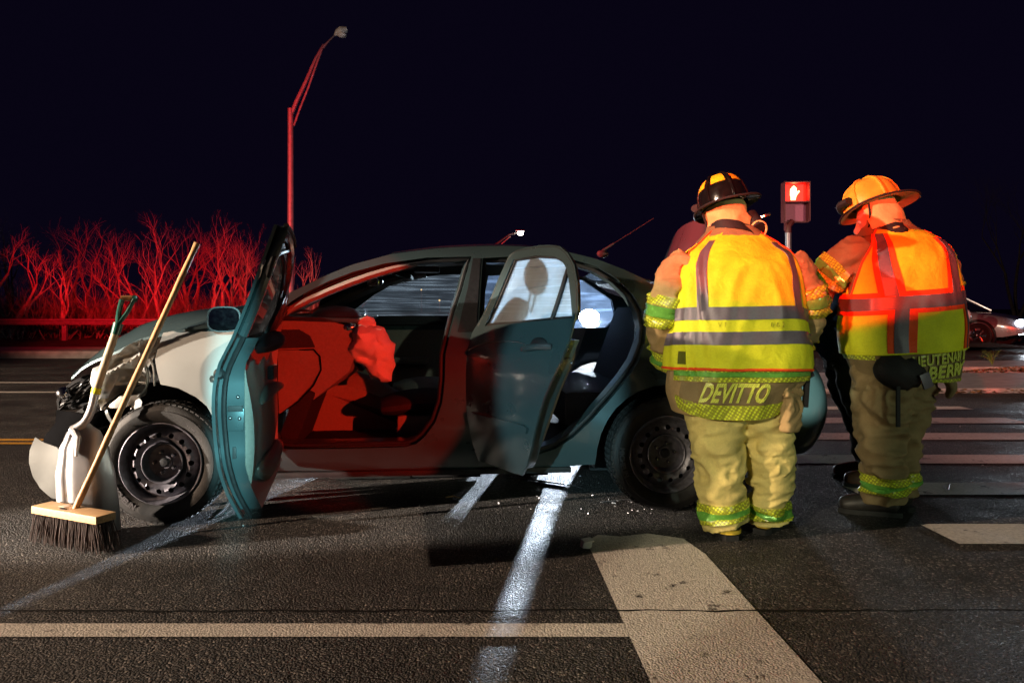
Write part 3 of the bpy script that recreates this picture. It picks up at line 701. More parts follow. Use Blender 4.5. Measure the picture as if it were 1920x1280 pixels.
# roof, screens
def strip(rows, name, m, nv=14, crown=.05, th=.012, sub=1, inner=None):
    """rows of (u, z, v0): sheet across the car arched by crown"""
    P = catmull(rows, len(rows)*3)
    b = MB()
    def fn(a, c):
        f = a*(len(P)-1); i = min(int(f), len(P)-2); f -= i
        u, z, v0 = (P[i][q]+(P[i+1][q]-P[i][q])*f for q in range(3))
        s = 2*c-1; y = .845+s*(.845-v0); k = 1-s*s
        return Vector((u, y, z+crown*(k-.0)*1.0)), Vector((0, 0, 1))
    b.grid(fn, len(P)-1, nv, 0, th); return b.build(name, m, car, 40)
def edge(p): u, z = p; return (u, z, VS(u, z))
rl_ = roofline
strip([edge(p) for p in rl_[5:12]], 'roof', M['paint'], 16, .045)
ws_base = (.30, 1.0, .12)
strip([ws_base, edge(rl_[1]), edge(rl_[3]), edge(rl_[4]), edge(rl_[5])], 'windshield', M['glass_dim'], 14, .03, .005)
strip([edge(rl_[12]), edge(TR([(1204, 521)])[0]), (2.80, 1.16, .17), (2.90, 1.07, .16)], 'rear_window', M['glass'], 14, .03, .005)
strip([(u, z-.035, v+.06) for u, z, v in [edge(p) for p in rl_[4:12]]], 'headliner', M['beige'], 12, .03)
# far side A pillar trim and near trim
b = MB(); q = [(.46, 1.52, 1.0), (.70, 1.50, 1.13), (1.0, 1.46, 1.255), (1.28, 1.43, 1.325)]
b.tube(catmull(q, 10), .065, 10, True, 0, .6); b.build('pillar_trim', M['beige'], car)
b = MB(); q = [(.47, .17, 1.0), (.70, .19, 1.125), (1.0, .24, 1.25), (1.25, .29, 1.325)]; b.tube(catmull(q, 10), .03, 8, True, 0, .7); b.build('pillar_trim', M['beige'], car)
# sun visor, map lamp, mirror
b = MB(); b.box((1.12, 1.16, 1.295), (.16, .42, .022), Matrix.Rotation(R(14), 4, 'Y'), 0, .008); b.build('sun_visor', M['dark_cloth'], car)
b = MB(); b.box((1.30, .85, 1.315), (.16, .14, .035), None, 0, .012); b.build('map_lamp', M['black_plastic'], car)
mh = MB(); u, z = cuz(705, 527, .84); Mm = Matrix.Rotation(R(-66), 4, 'Z') @ Matrix.Rotation(R(12), 4, 'X')
mh.ball((u, .84, z), (.115, .026, .036), 16, 8, Mm); mir = mh.build('rear_view_mirror', M['black_plastic'], car)
b = MB(); b.box(Vector((u, .84, z))+Mm @ Vector((0, -.021, 0)), (.19, .012, .052), Mm, 0, .005); b.build('mirror_glass', M['mirror'], mir)
b = MB(); b.tube([(u, .86, z+.02), (u-.05, .86, z+.07)], .009, 6); b.build('stalk', M['black_plastic'], mir)
# antenna on the roof
u, z = cuz(1130, 470, .84); b = MB(); b.ball((u, .84, z-.02), (.04, .022, .025), 10, 6)
u1, z1 = cuz(1226, 409, .84); a0 = Vector((u, .84, z)); a1 = Vector((u1, .84, z1))
b.tube([a0, a0.lerp(a1, .22)], [.009, .007], 6); b.tube([a0.lerp(a1, .22), a1], [.0028, .0022], 5); b.build('antenna', M['black_plastic'], car)

# ------------------------------------------------------------------ front end
fend = TR([(301, 624), (345, 617), (390, 613), (440, 610)])+[(.35, 1.005), (.56, .99), (.565, .30), (.50, .27)]
fend += TR([(433, 880), (424, 850), (414, 815), (401, 784), (388, 761), (368, 744), (335, 727), (302, 720), (297, 700), (291, 672), (294, 655)])
def VFd(u, z):
    # shoulder turns over into the bonnet; bulged flare over the wheel
    s = VS(u, z); d = z-.80
    if d > 0: s += .9*d*d+.10*d
    return s-.012*math.exp(-((math.hypot(u, z-.31)-.44)/.07)**2)
b = MB(); flank(b, fend, (), 0, .010, .035, VFd); b.build('front_fender', M['paint_lit'], car, 50)
# crumpled nose section of the fender: sharp folds
def fold(u, z, k=1.0):
    p = Vector((u*4.2, z*4.2, 1.7))
    a = abs(noise.noise(p)); c = abs(noise.noise(p*2.4+Vector((3, 1, 0)))); e = abs(noise.noise(p*4.5))
    return k*(.20*a+.085*c+.006*e)
crum = TR([(299, 626), (262, 634), (236, 649), (216, 670), (192, 672), (178, 690), (176, 716), (184, 746), (200, 766), (228, 764), (250, 752), (268, 742), (281, 716), (287, 690), (285, 662)], .10)
b = MB(); solid(b, crum, [], lambda u, z: (u, .03+fold(u, z)+.55*max(0, -.28-u)**1.2, z), lambda u, z: (u, .038+fold(u, z)+.55*max(0, -.28-u)**1.2, z), .014); b.build('crumpled_fender', M['paint_lit'], car, 24)
# curled torn edge beside the gap
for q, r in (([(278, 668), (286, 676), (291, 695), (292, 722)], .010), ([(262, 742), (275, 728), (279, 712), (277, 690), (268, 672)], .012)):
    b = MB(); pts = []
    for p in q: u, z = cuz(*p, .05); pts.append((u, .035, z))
    b.tube(catmull(pts, 10), r, 8, True, 0, .5); b.build('torn_edge', M['paint_lit'], car)
# smashed lamp bowl and broken shells
def shard(pts, v, bulge, name, m, sm=30, step=.03, tilt=0):
    P = TR(pts, v); cu = sum(p[0] for p in P)/len(P); cz = sum(p[1] for p in P)/len(P)
    rr = max(math.hypot(p[0]-cu, p[1]-cz) for p in P)
    f = lambda u, z: v-bulge*(1-min(1, math.hypot(u-cu, z-cz)/rr)**2)+.015*noise.noise(Vector((u*14, z*14, v*9)))+tilt*(z-cz)
    b = MB(); solid(b, P, [], lambda u, z: (u, f(u, z), z), lambda u, z: (u, f(u, z)+.006, z), step); return b.build(name, m, car, sm)
shard([(176, 690), (205, 678), (224, 688), (228, 706), (220, 726), (206, 744), (190, 752), (183, 738), (178, 714)], .10, .07, 'headlight_bowl', M['paint_in'])
shard([(208, 758), (226, 742), (262, 740), (264, 750), (240, 762), (222, 764), (206, 762)], .06, .02, 'broken_shell', M['paint_lit'])
shard([(242, 758), (262, 746), (268, 752), (266, 764), (254, 766)], .06, .015, 'broken_shell', M['clear_lens'])
shard([(193, 752), (199, 754), (210, 786), (214, 800), (204, 788)], .07, .01, 'broken_bracket', M['paint_in'])
b = MB(); rs = random.Random(5)
for k in range(30):
    x = rs.uniform(188, 258); y = rs.uniform(750, 820); u, z = cuz(x, y, .12); l = rs.uniform(.02, .07); a = rs.uniform(0, 6.28)
    d = Vector((math.cos(a), rs.uniform(-.5, .5), math.sin(a)))*l; p = Vector((u, rs.uniform(.08, .2), z))
    b.tube([p-d, p+Vector((rs.gauss(0, .01), 0, rs.gauss(0, .01))), p+d], [.004, .006, .003], 4)
b.build('torn_brackets', M['black_plastic'], car)
b = MB()
for k in range(7):
    x = 120+k*13; u0, z0 = cuz(x, 800+6*math.sin(k), .35); u1, z1 = cuz(x+40, 775-8*math.cos(k*2), .25)
    b.tube([(u0, .35, z0), ((u0+u1)/2, .3, (z0+z1)/2+.015), (u1, .25, z1)], [.018, .012, .016], 5)
b.build('loose_wiring', M['rubber'], car)
# engine bay bulk and radiator support seen through the gap
b = MB(); b.box((-.22, .98, .56), (.40, .95, .42), None, 0, .05); b.box((.15, .85, .62), (.5, 1.1, .3), None, 0, .05); b.build('engine_bay', M['black_plastic'], car)
# grille: frame with wavy mesh bars
gp = [(176, 701), (160, 708), (140, 717), (120, 732), (110, 752), (111, 766), (126, 765), (150, 762), (170, 752), (185, 738), (183, 716)]
gv = .34
P = TR(gp, gv); fr = [(u, gv, z) for u, z in P]
g = MB(); g.tube(fr, .012, 6, closed=True); gro = g.build('grille', M['black_plastic'], car)
b = MB(); solid(b, P, [], lambda u, z: (u, gv+.03, z), lambda u, z: (u, gv+.04, z), .08); b.build('backing', M['rubber'], gro)
for k in range(6):
    q = [(122-4*k*.4+i*9.5, 738+k*6.5-i*6.2+k*.4) for i in range(8)]
    pts = []
    for x, y in q:
        if inside((x, y), gp): u, z = cuz(x, y, gv); pts.append((u, gv-.012+.012*math.sin(len(pts)*2.6+k), z+.006*math.sin(len(pts)*3+k)))
    if len(pts) > 1:
        b = MB(); b.tube(catmull(pts, len(pts)*4), .009, 6, True, 0, .7); b.build('grille_bar', M['black_plastic'], gro)
b = MB(); u, z = cuz(122, 738, .33); b.ball((u, .33, z), (.045, .05, .035), 12, 8, Matrix.Rotation(.6, 4, 'Y')); b.build('grille_badge', M['chrome'], gro)
# black inner bumper
shard([(109, 768), (108, 790), (98, 804), (88, 814), (84, 824), (98, 842), (118, 850), (116, 900), (196, 900), (206, 850), (230, 800), (246, 770), (236, 758), (214, 768), (184, 786), (150, 772)], .27, .03, 'bumper_beam', M['matt_black'], 40, .05)
# bumper skin, corner in the lightened paint
bs = TR([(88, 812), (80, 835), (80, 858), (84, 885), (94, 906), (112, 925), (150, 938), (190, 940), (196, 880), (165, 862), (146, 850), (128, 830), (104, 822)], .28)
f = lambda u, z: .05+.75*max(0, -.28-u)**1.1+.02*noise.noise(Vector((u*6, z*6, 0)))-.12*max(0, .5-z)*0
f = lambda u, z: .20+.02*noise.noise(Vector((u*6, z*6, 0)))-.05*math.sin(max(0, min(1, (z-.1)/.45))*math.pi)
b = MB(); solid(b, bs, [], lambda u, z: (u, f(u, z), z), lambda u, z: (u, f(u, z)+.006, z), .03); b.build('front_bumper', M['paint_lit'], car, 35)
shard([(150, 890), (205, 880), (216, 945), (188, 940)], .12, .03, 'lower_valance', M['matt_black'], 40)
# bonnet, buckled
def hoodf(a, c):
    u = .24-.80*a; s = 2*c-1; z = 1.045-.05*a-.235*a**2.3
    nar = .06+.20*a**2; y = .845+s*(.80-nar)
    z += .05*(1-s*s)-.055*s**6+.028*noise.noise(Vector((u*4, y*3, 2)))*a*2+.02*abs(noise.noise(Vector((u*9, y*4, 5))))*a
    return Vector((u, y, z)), Vector((0, 0, 1))
b = MB(); b.grid(hoodf, 26, 26, 0, .014); b.build('hood', M['paint'], car, 30)
b = MB(); b.box((.36, .845, .98), (.26, 1.40, .03), Matrix.Rotation(R(-12), 4, 'Y'), 0, .01); b.build('cowl', M['black_plastic'], car)
for y0 in (.35, .95): b = MB(); b.tube([(.40, y0, 1.03), (.45, y0+.3, 1.06), (.47, y0+.55, 1.055)], [.012, .010, .006], 6); b.build('wiper', M['black_plastic'], car)
# wheel housings
for c, r in ((0, .41), (2.58, .385)):
    b = MB(); b.add(*(lambda K: ([(c+r*math.cos(a), y, .30+r*math.sin(a)) for a in [R(-12+204*i/K) for i in range(K+1)] for y in (.05, .30)]+[(c+r*math.cos(a), .30, .30+r*math.sin(a)) for a in [R(-12+204*i/K) for i in range(K+1)]], [(2*i, 2*i+1, 2*i+3, 2*i+2) for i in range(K)]+[tuple(range(2*K+2, 3*K+3))]))(24)); b.build('wheel_housing', M['rubber'], car, 40)

# ------------------------------------------------------------------ wheels
def lathe_uz(mb, prof, n=48, mi=0):
    # prof of (radius, v): turned round the car's lateral axis
    return mb.lathe(prof, n, Matrix(((1, 0, 0, 0), (0, 0, 1, 0), (0, 1, 0, 0), (0, 0, 0, 1))), mi)
ty = MB(); lathe_uz(ty, [(.190, .045), (.197, .018), (.205, .010), (.222, .003), (.246, -.004), (.262, -.003), (.264, .001), (.282, .006), (.295, .016), (.301, .030), (.3035, .05), (.304, .09), (.3035, .14), (.301, .16), (.290, .18), (.25, .19), (.2, .18), (.19, .14)], 72)
for k in range(60):   # tread blocks on the shoulder
    a = 2*math.pi*k/60; Mr = Matrix.Rotation(-a, 4, 'Y')
    for v in (.024, .062, .10, .14): ty.box(Mr @ Vector((.303 if v > .03 else .297, v, 0)), (.008, .026 if v > .03 else .022, .021), Mr)
tme = ty.mesh('tyre', 30)
st = MB()
lathe_uz(st, [(.190, .15), (.192, .05), (.196, .022), (.203, .010), (.205, .004), (.201, .001), (.196, .008), (.188, .026), (.182, .044), (.176, .050)], 60)
# disc with fifteen holes
n = 15; ri, ro = .104, .176
V0 = []; outl = [(ro*math.cos(2*math.pi*i/60), ro*math.sin(2*math.pi*i/60)) for i in range(60)]
holes = [[(.142*math.cos(2*math.pi*k/n)+.0135*math.cos(2*math.pi*q/10), .142*math.sin(2*math.pi*k/n)+.0135*math.sin(2*math.pi*q/10)) for q in range(10)] for k in range(n)]
holes.append([(ri*math.cos(2*math.pi*i/40), ri*math.sin(2*math.pi*i/40)) for i in range(40)])
dz = lambda x, z: .050-.034*max(0, 1-abs(math.hypot(x, z)-.136)/.040)**.8
dsc = MB(); solid(dsc, outl, holes, lambda x, z: (x, dz(x, z), z), lambda x, z: (x, dz(x, z)+.004, z), .022)
lathe_uz(dsc, [(.104, .022), (.100, .018), (.095, .022), (.090, .045), (.084, .068), (.06, .072), (.034, .070), (.034, .05), (.001, .048)], 40)
b_all = MB(); b_all.add(st.v, st.f, 0); b_all.add(dsc.v, dsc.f, 0)
wme = b_all.mesh('wheel', 35)
nut = MB(); nut.lathe([(.0001, -.028), (.006, -.027), (.0095, -.018), (.0105, 0), (.0105, .012)], 6, Matrix(((1, 0, 0, 0), (0, 0, 1, 0), (0, 1, 0, 0), (0, 0, 0, 1)))); nme = nut.mesh('lug_nut')
capm = MB(); capm.lathe([(.0001, -.006), (.018, -.004), (.027, .004), (.029, .02)], 20, Matrix(((1, 0, 0, 0), (0, 0, 1, 0), (0, 1, 0, 0), (0, 0, 0, 1)))); cme = capm.mesh('hub_cap')
bk2 = MB(); lathe_uz(bk2, [(.001, .10), (.185, .10)], 30); bme = bk2.mesh('brake_disc')
def text_mesh(s, size, ext=.001, bold=.0, spacing=1.0):
    cu = bpy.data.curves.new('t', 'FONT'); cu.body = s; cu.size = size; cu.extrude = ext; cu.offset = bold; cu.space_character = spacing; cu.align_x = 'CENTER'; cu.align_y = 'CENTER'; cu.resolution_u = 3
    o = bpy.data.objects.new('t', cu); sc.collection.objects.link(o)
    dg = bpy.context.evaluated_depsgraph_get(); dg.update()
    me = bpy.data.meshes.new_from_object(o.evaluated_get(dg)); bpy.data.objects.remove(o); bpy.data.curves.remove(cu); return me
def bend_text(s, size, ang, rad, v, bold=.0, flip=False):
    me = text_mesh(s, size, .0012, bold)
    for q in me.vertices:
        x, y, z = q.co
        if flip: a = ang+x/rad; r = rad-y
        else: a = ang-x/rad; r = rad+y
        q.co = (r*math.cos(a), v-z, r*math.sin(a))
    return me
M['nut'] = mat('lug_nut_steel', (.35, .35, .38), .25, .9, .5, 60, .2)
tyre_tx = [bend_text('PREMIERE', .026, R(42), .238, .0005, .0012), bend_text('GLASS', .018, R(41), .262, .0015, .0004), bend_text('X', .03, R(111), .243, .001, .0005), bend_text('MICHELIN', .036, R(222), .248, -.0035, .0016, True)]
for i, (u, far) in enumerate(((0, 0), (2.58, 0), (0, 1), (2.58, 1))):
    wh = link('wheel', wme, M['steel'] if i == 0 else None, car)
    wh.location = (u, 0 if not far else 1.69, .304)
    if far: wh.rotation_euler = (0, 0, R(180))
    elif u == 0: wh.rotation_euler = (0, R(0), R(-3)); wh.location.y = .002
    else: wh.rotation_euler = (0, R(33), 0)
    link('tyre', tme, M['tyre'] if i == 0 else None, wh)
    link('hub_cap', cme, M['black_plastic'] if i == 0 else None, wh).location = (0, .046, 0)
    link('brake_disc', bme, M['black_plastic'] if i == 0 else None, wh)
    for k in range(5):
        a = R(90+72*k+20); o = link('lug_nut', nme, M['nut'] if (i == 0 and k == 0) else None, wh); o.location = (.053*math.cos(a), .070, .053*math.sin(a))
    if not far:
        for k, me in enumerate(tyre_tx): link('lettering', me, M['tyre_text'] if i == 0 else None, wh)
# underbody: floor, sills, axles, exhaust
b = MB(); b.box((1.3, .845, .26), (1.7, 1.42, .05), None, 0, .02); b.box((2.95, .845, .45), (.8, 1.3, .06), None, 0, .02); b.build('floor_pan', M['black_plastic'], car)
b = MB(); b.cyl((0, .15, .30), (0, 1.55, .30), .035, None, 10); b.cyl((2.58, .15, .30), (2.58, 1.55, .30), .045, None, 10); b.tube([(.5, .8, .20), (2.2, .8, .19), (2.6, .65, .24), (3.4, .55, .25)], .03, 8); b.box((3.05, .62, .27), (.45, .22, .14), None, 0, .04); b.build('underbody', M['rubber'], car)
b = MB()
for vv in (.90, 1.18):
    for u0, u1, z0 in ((.70, 1.20, .012), (1.21, 1.64, .012), (1.65, 1.80, .085), (1.81, 2.07, .014), (2.34, 2.9, .03), (2.92, 3.40, .03)):
        b = MB(); b.box(((u0+u1)/2, vv, (z0+.25)/2), (u1-u0, .05, .25-z0), Matrix.Rotation(R(1), 4, 'Y'), 0, .01); b.build('beam_blocker', M['rubber'], car)  # added strips that block the headlights and cut the road streaks
b = MB(); b.box((1.30, .085, .222), (1.55, .06, .03), None, 0, .01); b.build('sill_seam', M['rubber'], car)

# ------------------------------------------------------------------ cabin
b = MB(); b.box((1.35, .845, .33), (1.75, 1.40, .03), None, 0, .01); b.box((.62, .845, .48), (.10, 1.36, .36), Matrix.Rotation(R(20), 4, 'Y'), 0, .02); b.build('cabin_floor', M['carpet'], car)
# dashboard: profile in u/z extruded across
dprof = [(.44, .98), (.60, 1.02), (.78, 1.015), (.90, .98), (.93, .93), (.90, .88), (.93, .82), (.90, .74), (.80, .66), (.70, .58), (.60, .54), (.50, .56)]
b = MB(); nvv = 16; vs = []
for i in range(nvv+1):
    y = .185+1.345*i/nvv; e = .02*math.sin(i/nvv*math.pi)
    for u, z in dprof: vs.append((u+e*(u > .7)*2, y, z))
n = len(dprof); fs = [(i*n+k, i*n+(k+1) % n, (i+1)*n+(k+1) % n, (i+1)*n+k) for i in range(nvv) for k in range(n)]+[tuple(range(n)), tuple(range(nvv*n, nvv*n+n))]
b.add(vs, fs); dash = b.build('dashboard', M['beige'], car, 45)
b = MB(); b.box((.70, .83, 1.018), (.50, 1.30, .025), Matrix.Rotation(R(2), 4, 'Y'), 0, .01); b.build('dash_top', M['black_plastic'], dash)
b = MB(); b.tube(catmull([(.90, .19, .99), (.95, .24, .96), (.94, .32, .90), (.86, .30, .87)], 8), [.02]*8, 6); b.ball((.90, .22, .975), (.05, .045, .03), 12, 8); b.build('air_vent', M['chrome'], dash)
b = MB(); b.ball((.80, .45, 1.03), (.14, .19, .06), 16, 8); b.build('gauge_hood', M['black_plastic'], dash)
# red lit flank: kick panel and end cap of the dash
kp_ = TR([(520, 657), (588, 655), (600, 668), (602, 693), (588, 722), (560, 752), (522, 778)], .15)
b = MB(); solid(b, kp_, [], lambda u, z: (u, .15+.02*noise.noise(Vector((u*5, z*5, 0))), z), lambda u, z: (u, .18, z), .05); b.build('kick_panel', M['beige'], car, 50)
b = MB(); b.tube([(u, .147, z) for u, z in kp_], .0045, 6, closed=True); b.build('panel_seam', M['matt_black'], car)
de = TR([(520, 618), (560, 618), (580, 630), (590, 651), (520, 653)], .155)
b = MB(); solid(b, de, [], lambda u, z: (u, .155, z), lambda u, z: (u, .18, z), .05); b.build('dash_end', M['dark_cloth'], car, 50)
b = MB(); solid(b, [(.55, .33), (.58, .50), (.72, .56), (.95, .46), (1.2, .345), (1.1, .33)], [], lambda u, z: (u, .70, z), lambda u, z: (u, .735, z), .08); b.build('tunnel_side', M['beige'], car)
b = MB(); q = [(.60, .845, .62), (.9, .845, .55), (1.2, .845, .45), (1.7, .845, .47)]; b.tube(catmull(q, 14), [.15]*7+[.12]*7, 10, True, 0, .8); b.build('centre_console', M['beige'], car)
b = MB(); b.tube([(1.08, .845, .55), (1.06, .845, .72)], [.012, .010], 8); b.ball((1.06, .845, .74), .025, 10, 8); b.build('gear_lever', M['black_plastic'], car)
# steering column and wheel
sw_c = Vector((.87, .44, .905)); ax = Vector((1, 0, .42)).normalized()
swz = ax.to_track_quat('Z', 'Y').to_matrix().to_4x4(); MW = Matrix.Translation(sw_c) @ swz
b = MB(); b.tube([MW @ Vector((.185*math.cos(a), .185*math.sin(a), 0)) for a in [2*math.pi*i/40 for i in range(40)]], .0165, 10, closed=True)
sw = b.build('steering_wheel', M['black_plastic'], car)
b = MB()
for a in (R(10), R(170), R(270)): b.tube([MW @ Vector((.05*math.cos(a), .05*math.sin(a), -.03)), MW @ Vector((.18*math.cos(a), .18*math.sin(a), 0))], [.022, .014], 6, True, 0, .5)
b.ball(MW @ Vector((0, 0, -.02)), (.055, .055, .055), 12, 8); b.build('spoke', M['chrome'], sw)
b = MB(); b.tube([MW @ Vector((0, 0, -.02)), MW @ Vector((0, 0, -.32))], [.05, .065], 10); b.build('steering_column', M['black_plastic'], car)
# burst air bag hanging from the wheel hub: creased balloon
ag = [(671, 605), (692, 609), (724, 617), (730, 634), (739, 644), (736, 662), (738, 684), (732, 712), (714, 716), (696, 706), (688, 691), (671, 681), (660, 667), (651, 656), (657, 641), (660, 622)]
AV = .27; P = TR(ag, AV); ac = (sum(p[0] for p in P)/len(P), sum(p[1] for p in P)/len(P))
def creases(p, k=7.0):
    d = 0
    for i, (ax_, fr, am) in enumerate((((.8, .2, .5), k, .05), ((-.3, .7, .6), k*1.4, .035), ((.5, -.6, .4), k*2.1, .022), ((.1, .3, -.9), k*3.3, .012))):
        q = p.dot(Vector(ax_))*fr+1.4*noise.noise(p*fr*.5+Vector((i*7, 0, 0)))
        d += am*(abs((q % 2)-1)-.5)
    return d
def bag(sgn): 
    def g(u, z):
        # distance to outline, pillow section
        m = 1e9
        for i in range(len(P)):
            a = Vector(P[i]); c = Vector(P[(i+1) % len(P)]); w_ = c-a; t = max(0, min(1, (Vector((u, z))-a).dot(w_)/w_.dot(w_))); m = min(m, (Vector((u, z))-a-w_*t).length)
        h = math.sqrt(min(1, m/.085))
        y = AV+sgn*(.012+.125*h)
        p = Vector((u, sgn*.3, z)); c = creases(p)*(.35+.65*h)
        return Vector((u+.02*noise.noise(p*12), y+c*sgn*1.7, z+.02*noise.noise(p*12+Vector((5, 0, 0)))))
    return g
b = MB(); solid(b, P, [], bag(-1), bag(1), .0095); b.build('airbag', M['airbag'], car, 30)
b = MB(); b.tube(catmull([MW @ Vector((.0, .02, .02)), Vector((P[0][0]+.03, AV, P[0][1]-.01)), Vector((P[1][0], AV, P[1][1]-.05))], 8), [.05, .055, .06, .065, .07, .07, .07, .06], 10, True, 0, .7, lambda p: creases(p, 14)*.6); b.build('airbag_neck', M['airbag'], car, 25)
# seats
def seat(y, u0, m, name, back=20, driver=True):
    b = MB(); D = lambda p: .012*noise.noise(Vector((p.x*4, p.y*4, p.z*4)))
    q = catmull([(u0-.52, y, .52), (u0-.30, y, .545), (u0-.05, y, .52), (u0+.06, y, .50)], 9)
    b.tube(q, [.08, .10, .105, .11, .11, .11, .11, .11, .10], 14, True, 0, .0+.62, D, (0, 0, 1))
    # widen laterally
    b.v = [(p[0], y+(p[1]-y)*2.25, p[2]) for p in b.v]
    s = b.build(name, m, car)
    b = MB(); t = math.tan(R(back))
    q = catmull([(u0+.02, y, .52), (u0+.04+.25*t, y, .74), (u0+.05+.5*t, y, .98), (u0+.06+.64*t, y, 1.10)], 9)
    b.tube(q, [.10, .105, .105, .10, .10, .10, .095, .085, .06], 14, True, 0, .66, D, (1, 0, 0)); b.v = [(p[0], y+(p[1]-y)*2.3, p[2]) for p in b.v]
    b.build('backrest', m, s)
    b = MB(); hc = Vector((u0+.07+.78*t, y, 1.215)); b.ball(hc, (.058, .135, .095), 16, 10, Matrix.Rotation(R(-10), 4, 'Y')); b.build('headrest', m, s)
    for d in (-.06, .06): b = MB(); b.cyl(hc+Vector((-.03, d, -.17)), hc+Vector((0, d, -.05)), .007, None, 8); b.build('headrest_post', M['chrome'], s)
    b = MB(); b.box((u0-.20, y-.20, .42), (.46, .035, .15), None, 0, .03); b.build('seat_side', M['beige'], s)
    return s
seat(.47, 1.58, M['dark_cloth'], 'driver_seat', 24); seat(1.22, 1.60, M['grey_cloth'], 'passenger_seat', 20)
b = MB(); D = lambda p: .012*noise.noise(Vector((p.x*4, p.y*4, p.z*4)))
b.box((2.30, .845, .52), (.48, 1.25, .20), None, 0, .06); rsn = b.build('rear_seat', M['dark_cloth'], car)
b = MB(); b.box((2.62, .845, .80), (.16, 1.25, .56), Matrix.Rotation(R(20), 4, 'Y'), 0, .06); b.build('backrest', M['dark_cloth'], rsn)
b = MB()
for y in (.45, 1.24): b.ball((2.75, y, 1.07), (.055, .13, .07), 14, 8)
b.build('headrest', M['grey_cloth'], rsn)
b = MB(); b.box((2.86, .845, 1.02), (.30, 1.28, .03), None, 0, .01); b.build('parcel_shelf', M['dark_cloth'], car)
b = MB(); b.tube(catmull([(1.62, .24, 1.12), (1.58, .25, .9), (1.50, .30, .6), (1.42, .28, .42)], 10), .022, 6, True, 0, .15); b.build('seat_belt', M['rubber'], car)
# ------------------------------------------------------------------ doors
def doorframe(hinge_uv, phi):
    c, s = math.cos(phi), math.sin(phi); hx, hy = hinge_uv
    return lambda s_, t, z: Vector((hx+c*s_+s*t, hy-s*s_+c*t, z))
def make_door(name, outline, D, win, belt, mats, hasgl):
    """outline in (s, z); win: list of glass openings; lower shell with shut faces, upper frame"""
    low = [p for p in outline]
    b = MB(); solid(b, outline, win, lambda s, z: D(s, tprof(z), z), lambda s, z: D(s, tprof(z)+.012, z), .045)
    d = b.build(name, M['paint'], car, 40)
    return d
def ring_box(outline, D, t0, t1, ins, step=.05):
    b = MB(); pts = resample(outline, step); n = len(pts); cx = sum(p[0] for p in pts)/n; cz = sum(p[1] for p in pts)/n; vs = []
    for (tt, k) in ((t0, 0), (t0+.004, ins), (t1, ins*1.3)):
        for i, (s, z) in enumerate(pts):
            a = Vector(pts[i-1]); c = Vector(pts[(i+1) % n]); t = (c-a).normalized(); nn = Vector((-t.y, t.x))
            if nn.dot(Vector((cx-s, cz-z))) < 0: nn = -nn
            q = Vector((s, z))+nn*k; vs.append(D(q.x, tprof(z)+tt, q.y))
    fs = [(k*n+i, k*n+(i+1) % n, (k+1)*n+(i+1) % n, (k+1)*n+i) for k in range(2) for i in range(n)]
    b.add(vs, fs); return b

def poly_inset(pts, k):
    n = len(pts); out = []
    area = sum(pts[i][0]*pts[(i+1) % n][1]-pts[(i+1) % n][0]*pts[i][1] for i in range(n)); sg = 1 if area > 0 else -1
    for i in range(n):
        a = Vector(pts[i-1]); p = Vector(pts[i]); c = Vector(pts[(i+1) % n])
        n1 = Vector((-(p-a).y, (p-a).x)).normalized()*sg; n2 = Vector((-(c-p).y, (c-p).x)).normalized()*sg
        m_ = (n1+n2); m_ = m_/max(.4, m_.length_squared/2)
        q = p+m_*k; out.append((q.x, q.y))
    return out
# --- front door, swung out square to the flank
HU = .43
DF = doorframe((HU, .015), R(84))
fo_ = poly_inset([(u-HU, z) for u, z in front_ap], -.022)
fo_ = [(max(.0, s), z) for s, z in fo_ if z > .56]
# skin overlaps the sill and ends in a pointed trailing corner
i0 = min(range(len(fo_)), key=lambda i: fo_[i][1]+(0 if fo_[i][0] > .6 else 9))
fo_ = fo_[:i0+1]+[(.985, .48), (.955, .37), (.915, .268), (.45, .275), (0, .285)]+[p for p in fo_[i0+1:] if p[0] < .3]
# window: part of the outline above the belt, inset
belt = .945
wpts = [p for p in poly_inset(fo_, .052)]
win = [p for p in wpts if p[1] > belt+.01]
smin = min(p[0] for p in win)
# close at the belt
win_b = []
top_sorted = win
xr = max(p[0] for p in win if p[1] < belt+.10) if any(p[1] < belt+.10 for p in win) else .93
win = [p for p in win if p[0] > .10]+[(.93, belt+.005), (.20, belt+.005)]
cx = sum(p[0] for p in win)/len(win); cz = sum(p[1] for p in win)/len(win)
win = sorted(win, key=lambda p: math.atan2(p[1]-cz, p[0]-cx))
fd = make_door('front_door', fo_, DF, [win], belt, None, True)
lowo = [p for p in fo_ if p[1] < belt]; 
def clip_below(poly, zc):
    out = []
    for i in range(len(poly)):
        a = poly[i]; b_ = poly[(i+1) % len(poly)]
        if a[1] <= zc: out.append(a)
        if (a[1] <= zc) != (b_[1] <= zc):
            f_ = (zc-a[1])/(b_[1]-a[1]); out.append((a[0]+(b_[0]-a[0])*f_, zc))
    return out
low = clip_below(fo_, belt+.02); lowin = poly_inset(low, .03)
# inner steel box with rounded shut face
b = MB(); solid(b, lowin, [], lambda s, z: DF(s, tprof(z)+.014, z), lambda s, z: DF(s, max(tprof(z), .018)+.095, z), .05); b.build('door_inner', M['paint'], fd, 60)
# weather seal running up the shut face
sp = [p for p in fo_ if p[0] > .55]; sp.sort(key=lambda p: p[1])
b = MB(); q = [DF(s-.022, tprof(z)+.040, z) for s, z in sp]; b.tube([tuple(p) for p in catmull(q, 40)], .010, 8); b.build('door_seal', M['rubber'], fd)
b = MB(); q = [DF(s-.028, tprof(z)+.012, z) for s, z in sp]; b.tube([tuple(p) for p in catmull(q, 40)], .005, 8); b.build('skin_hem', M['chrome'], fd)
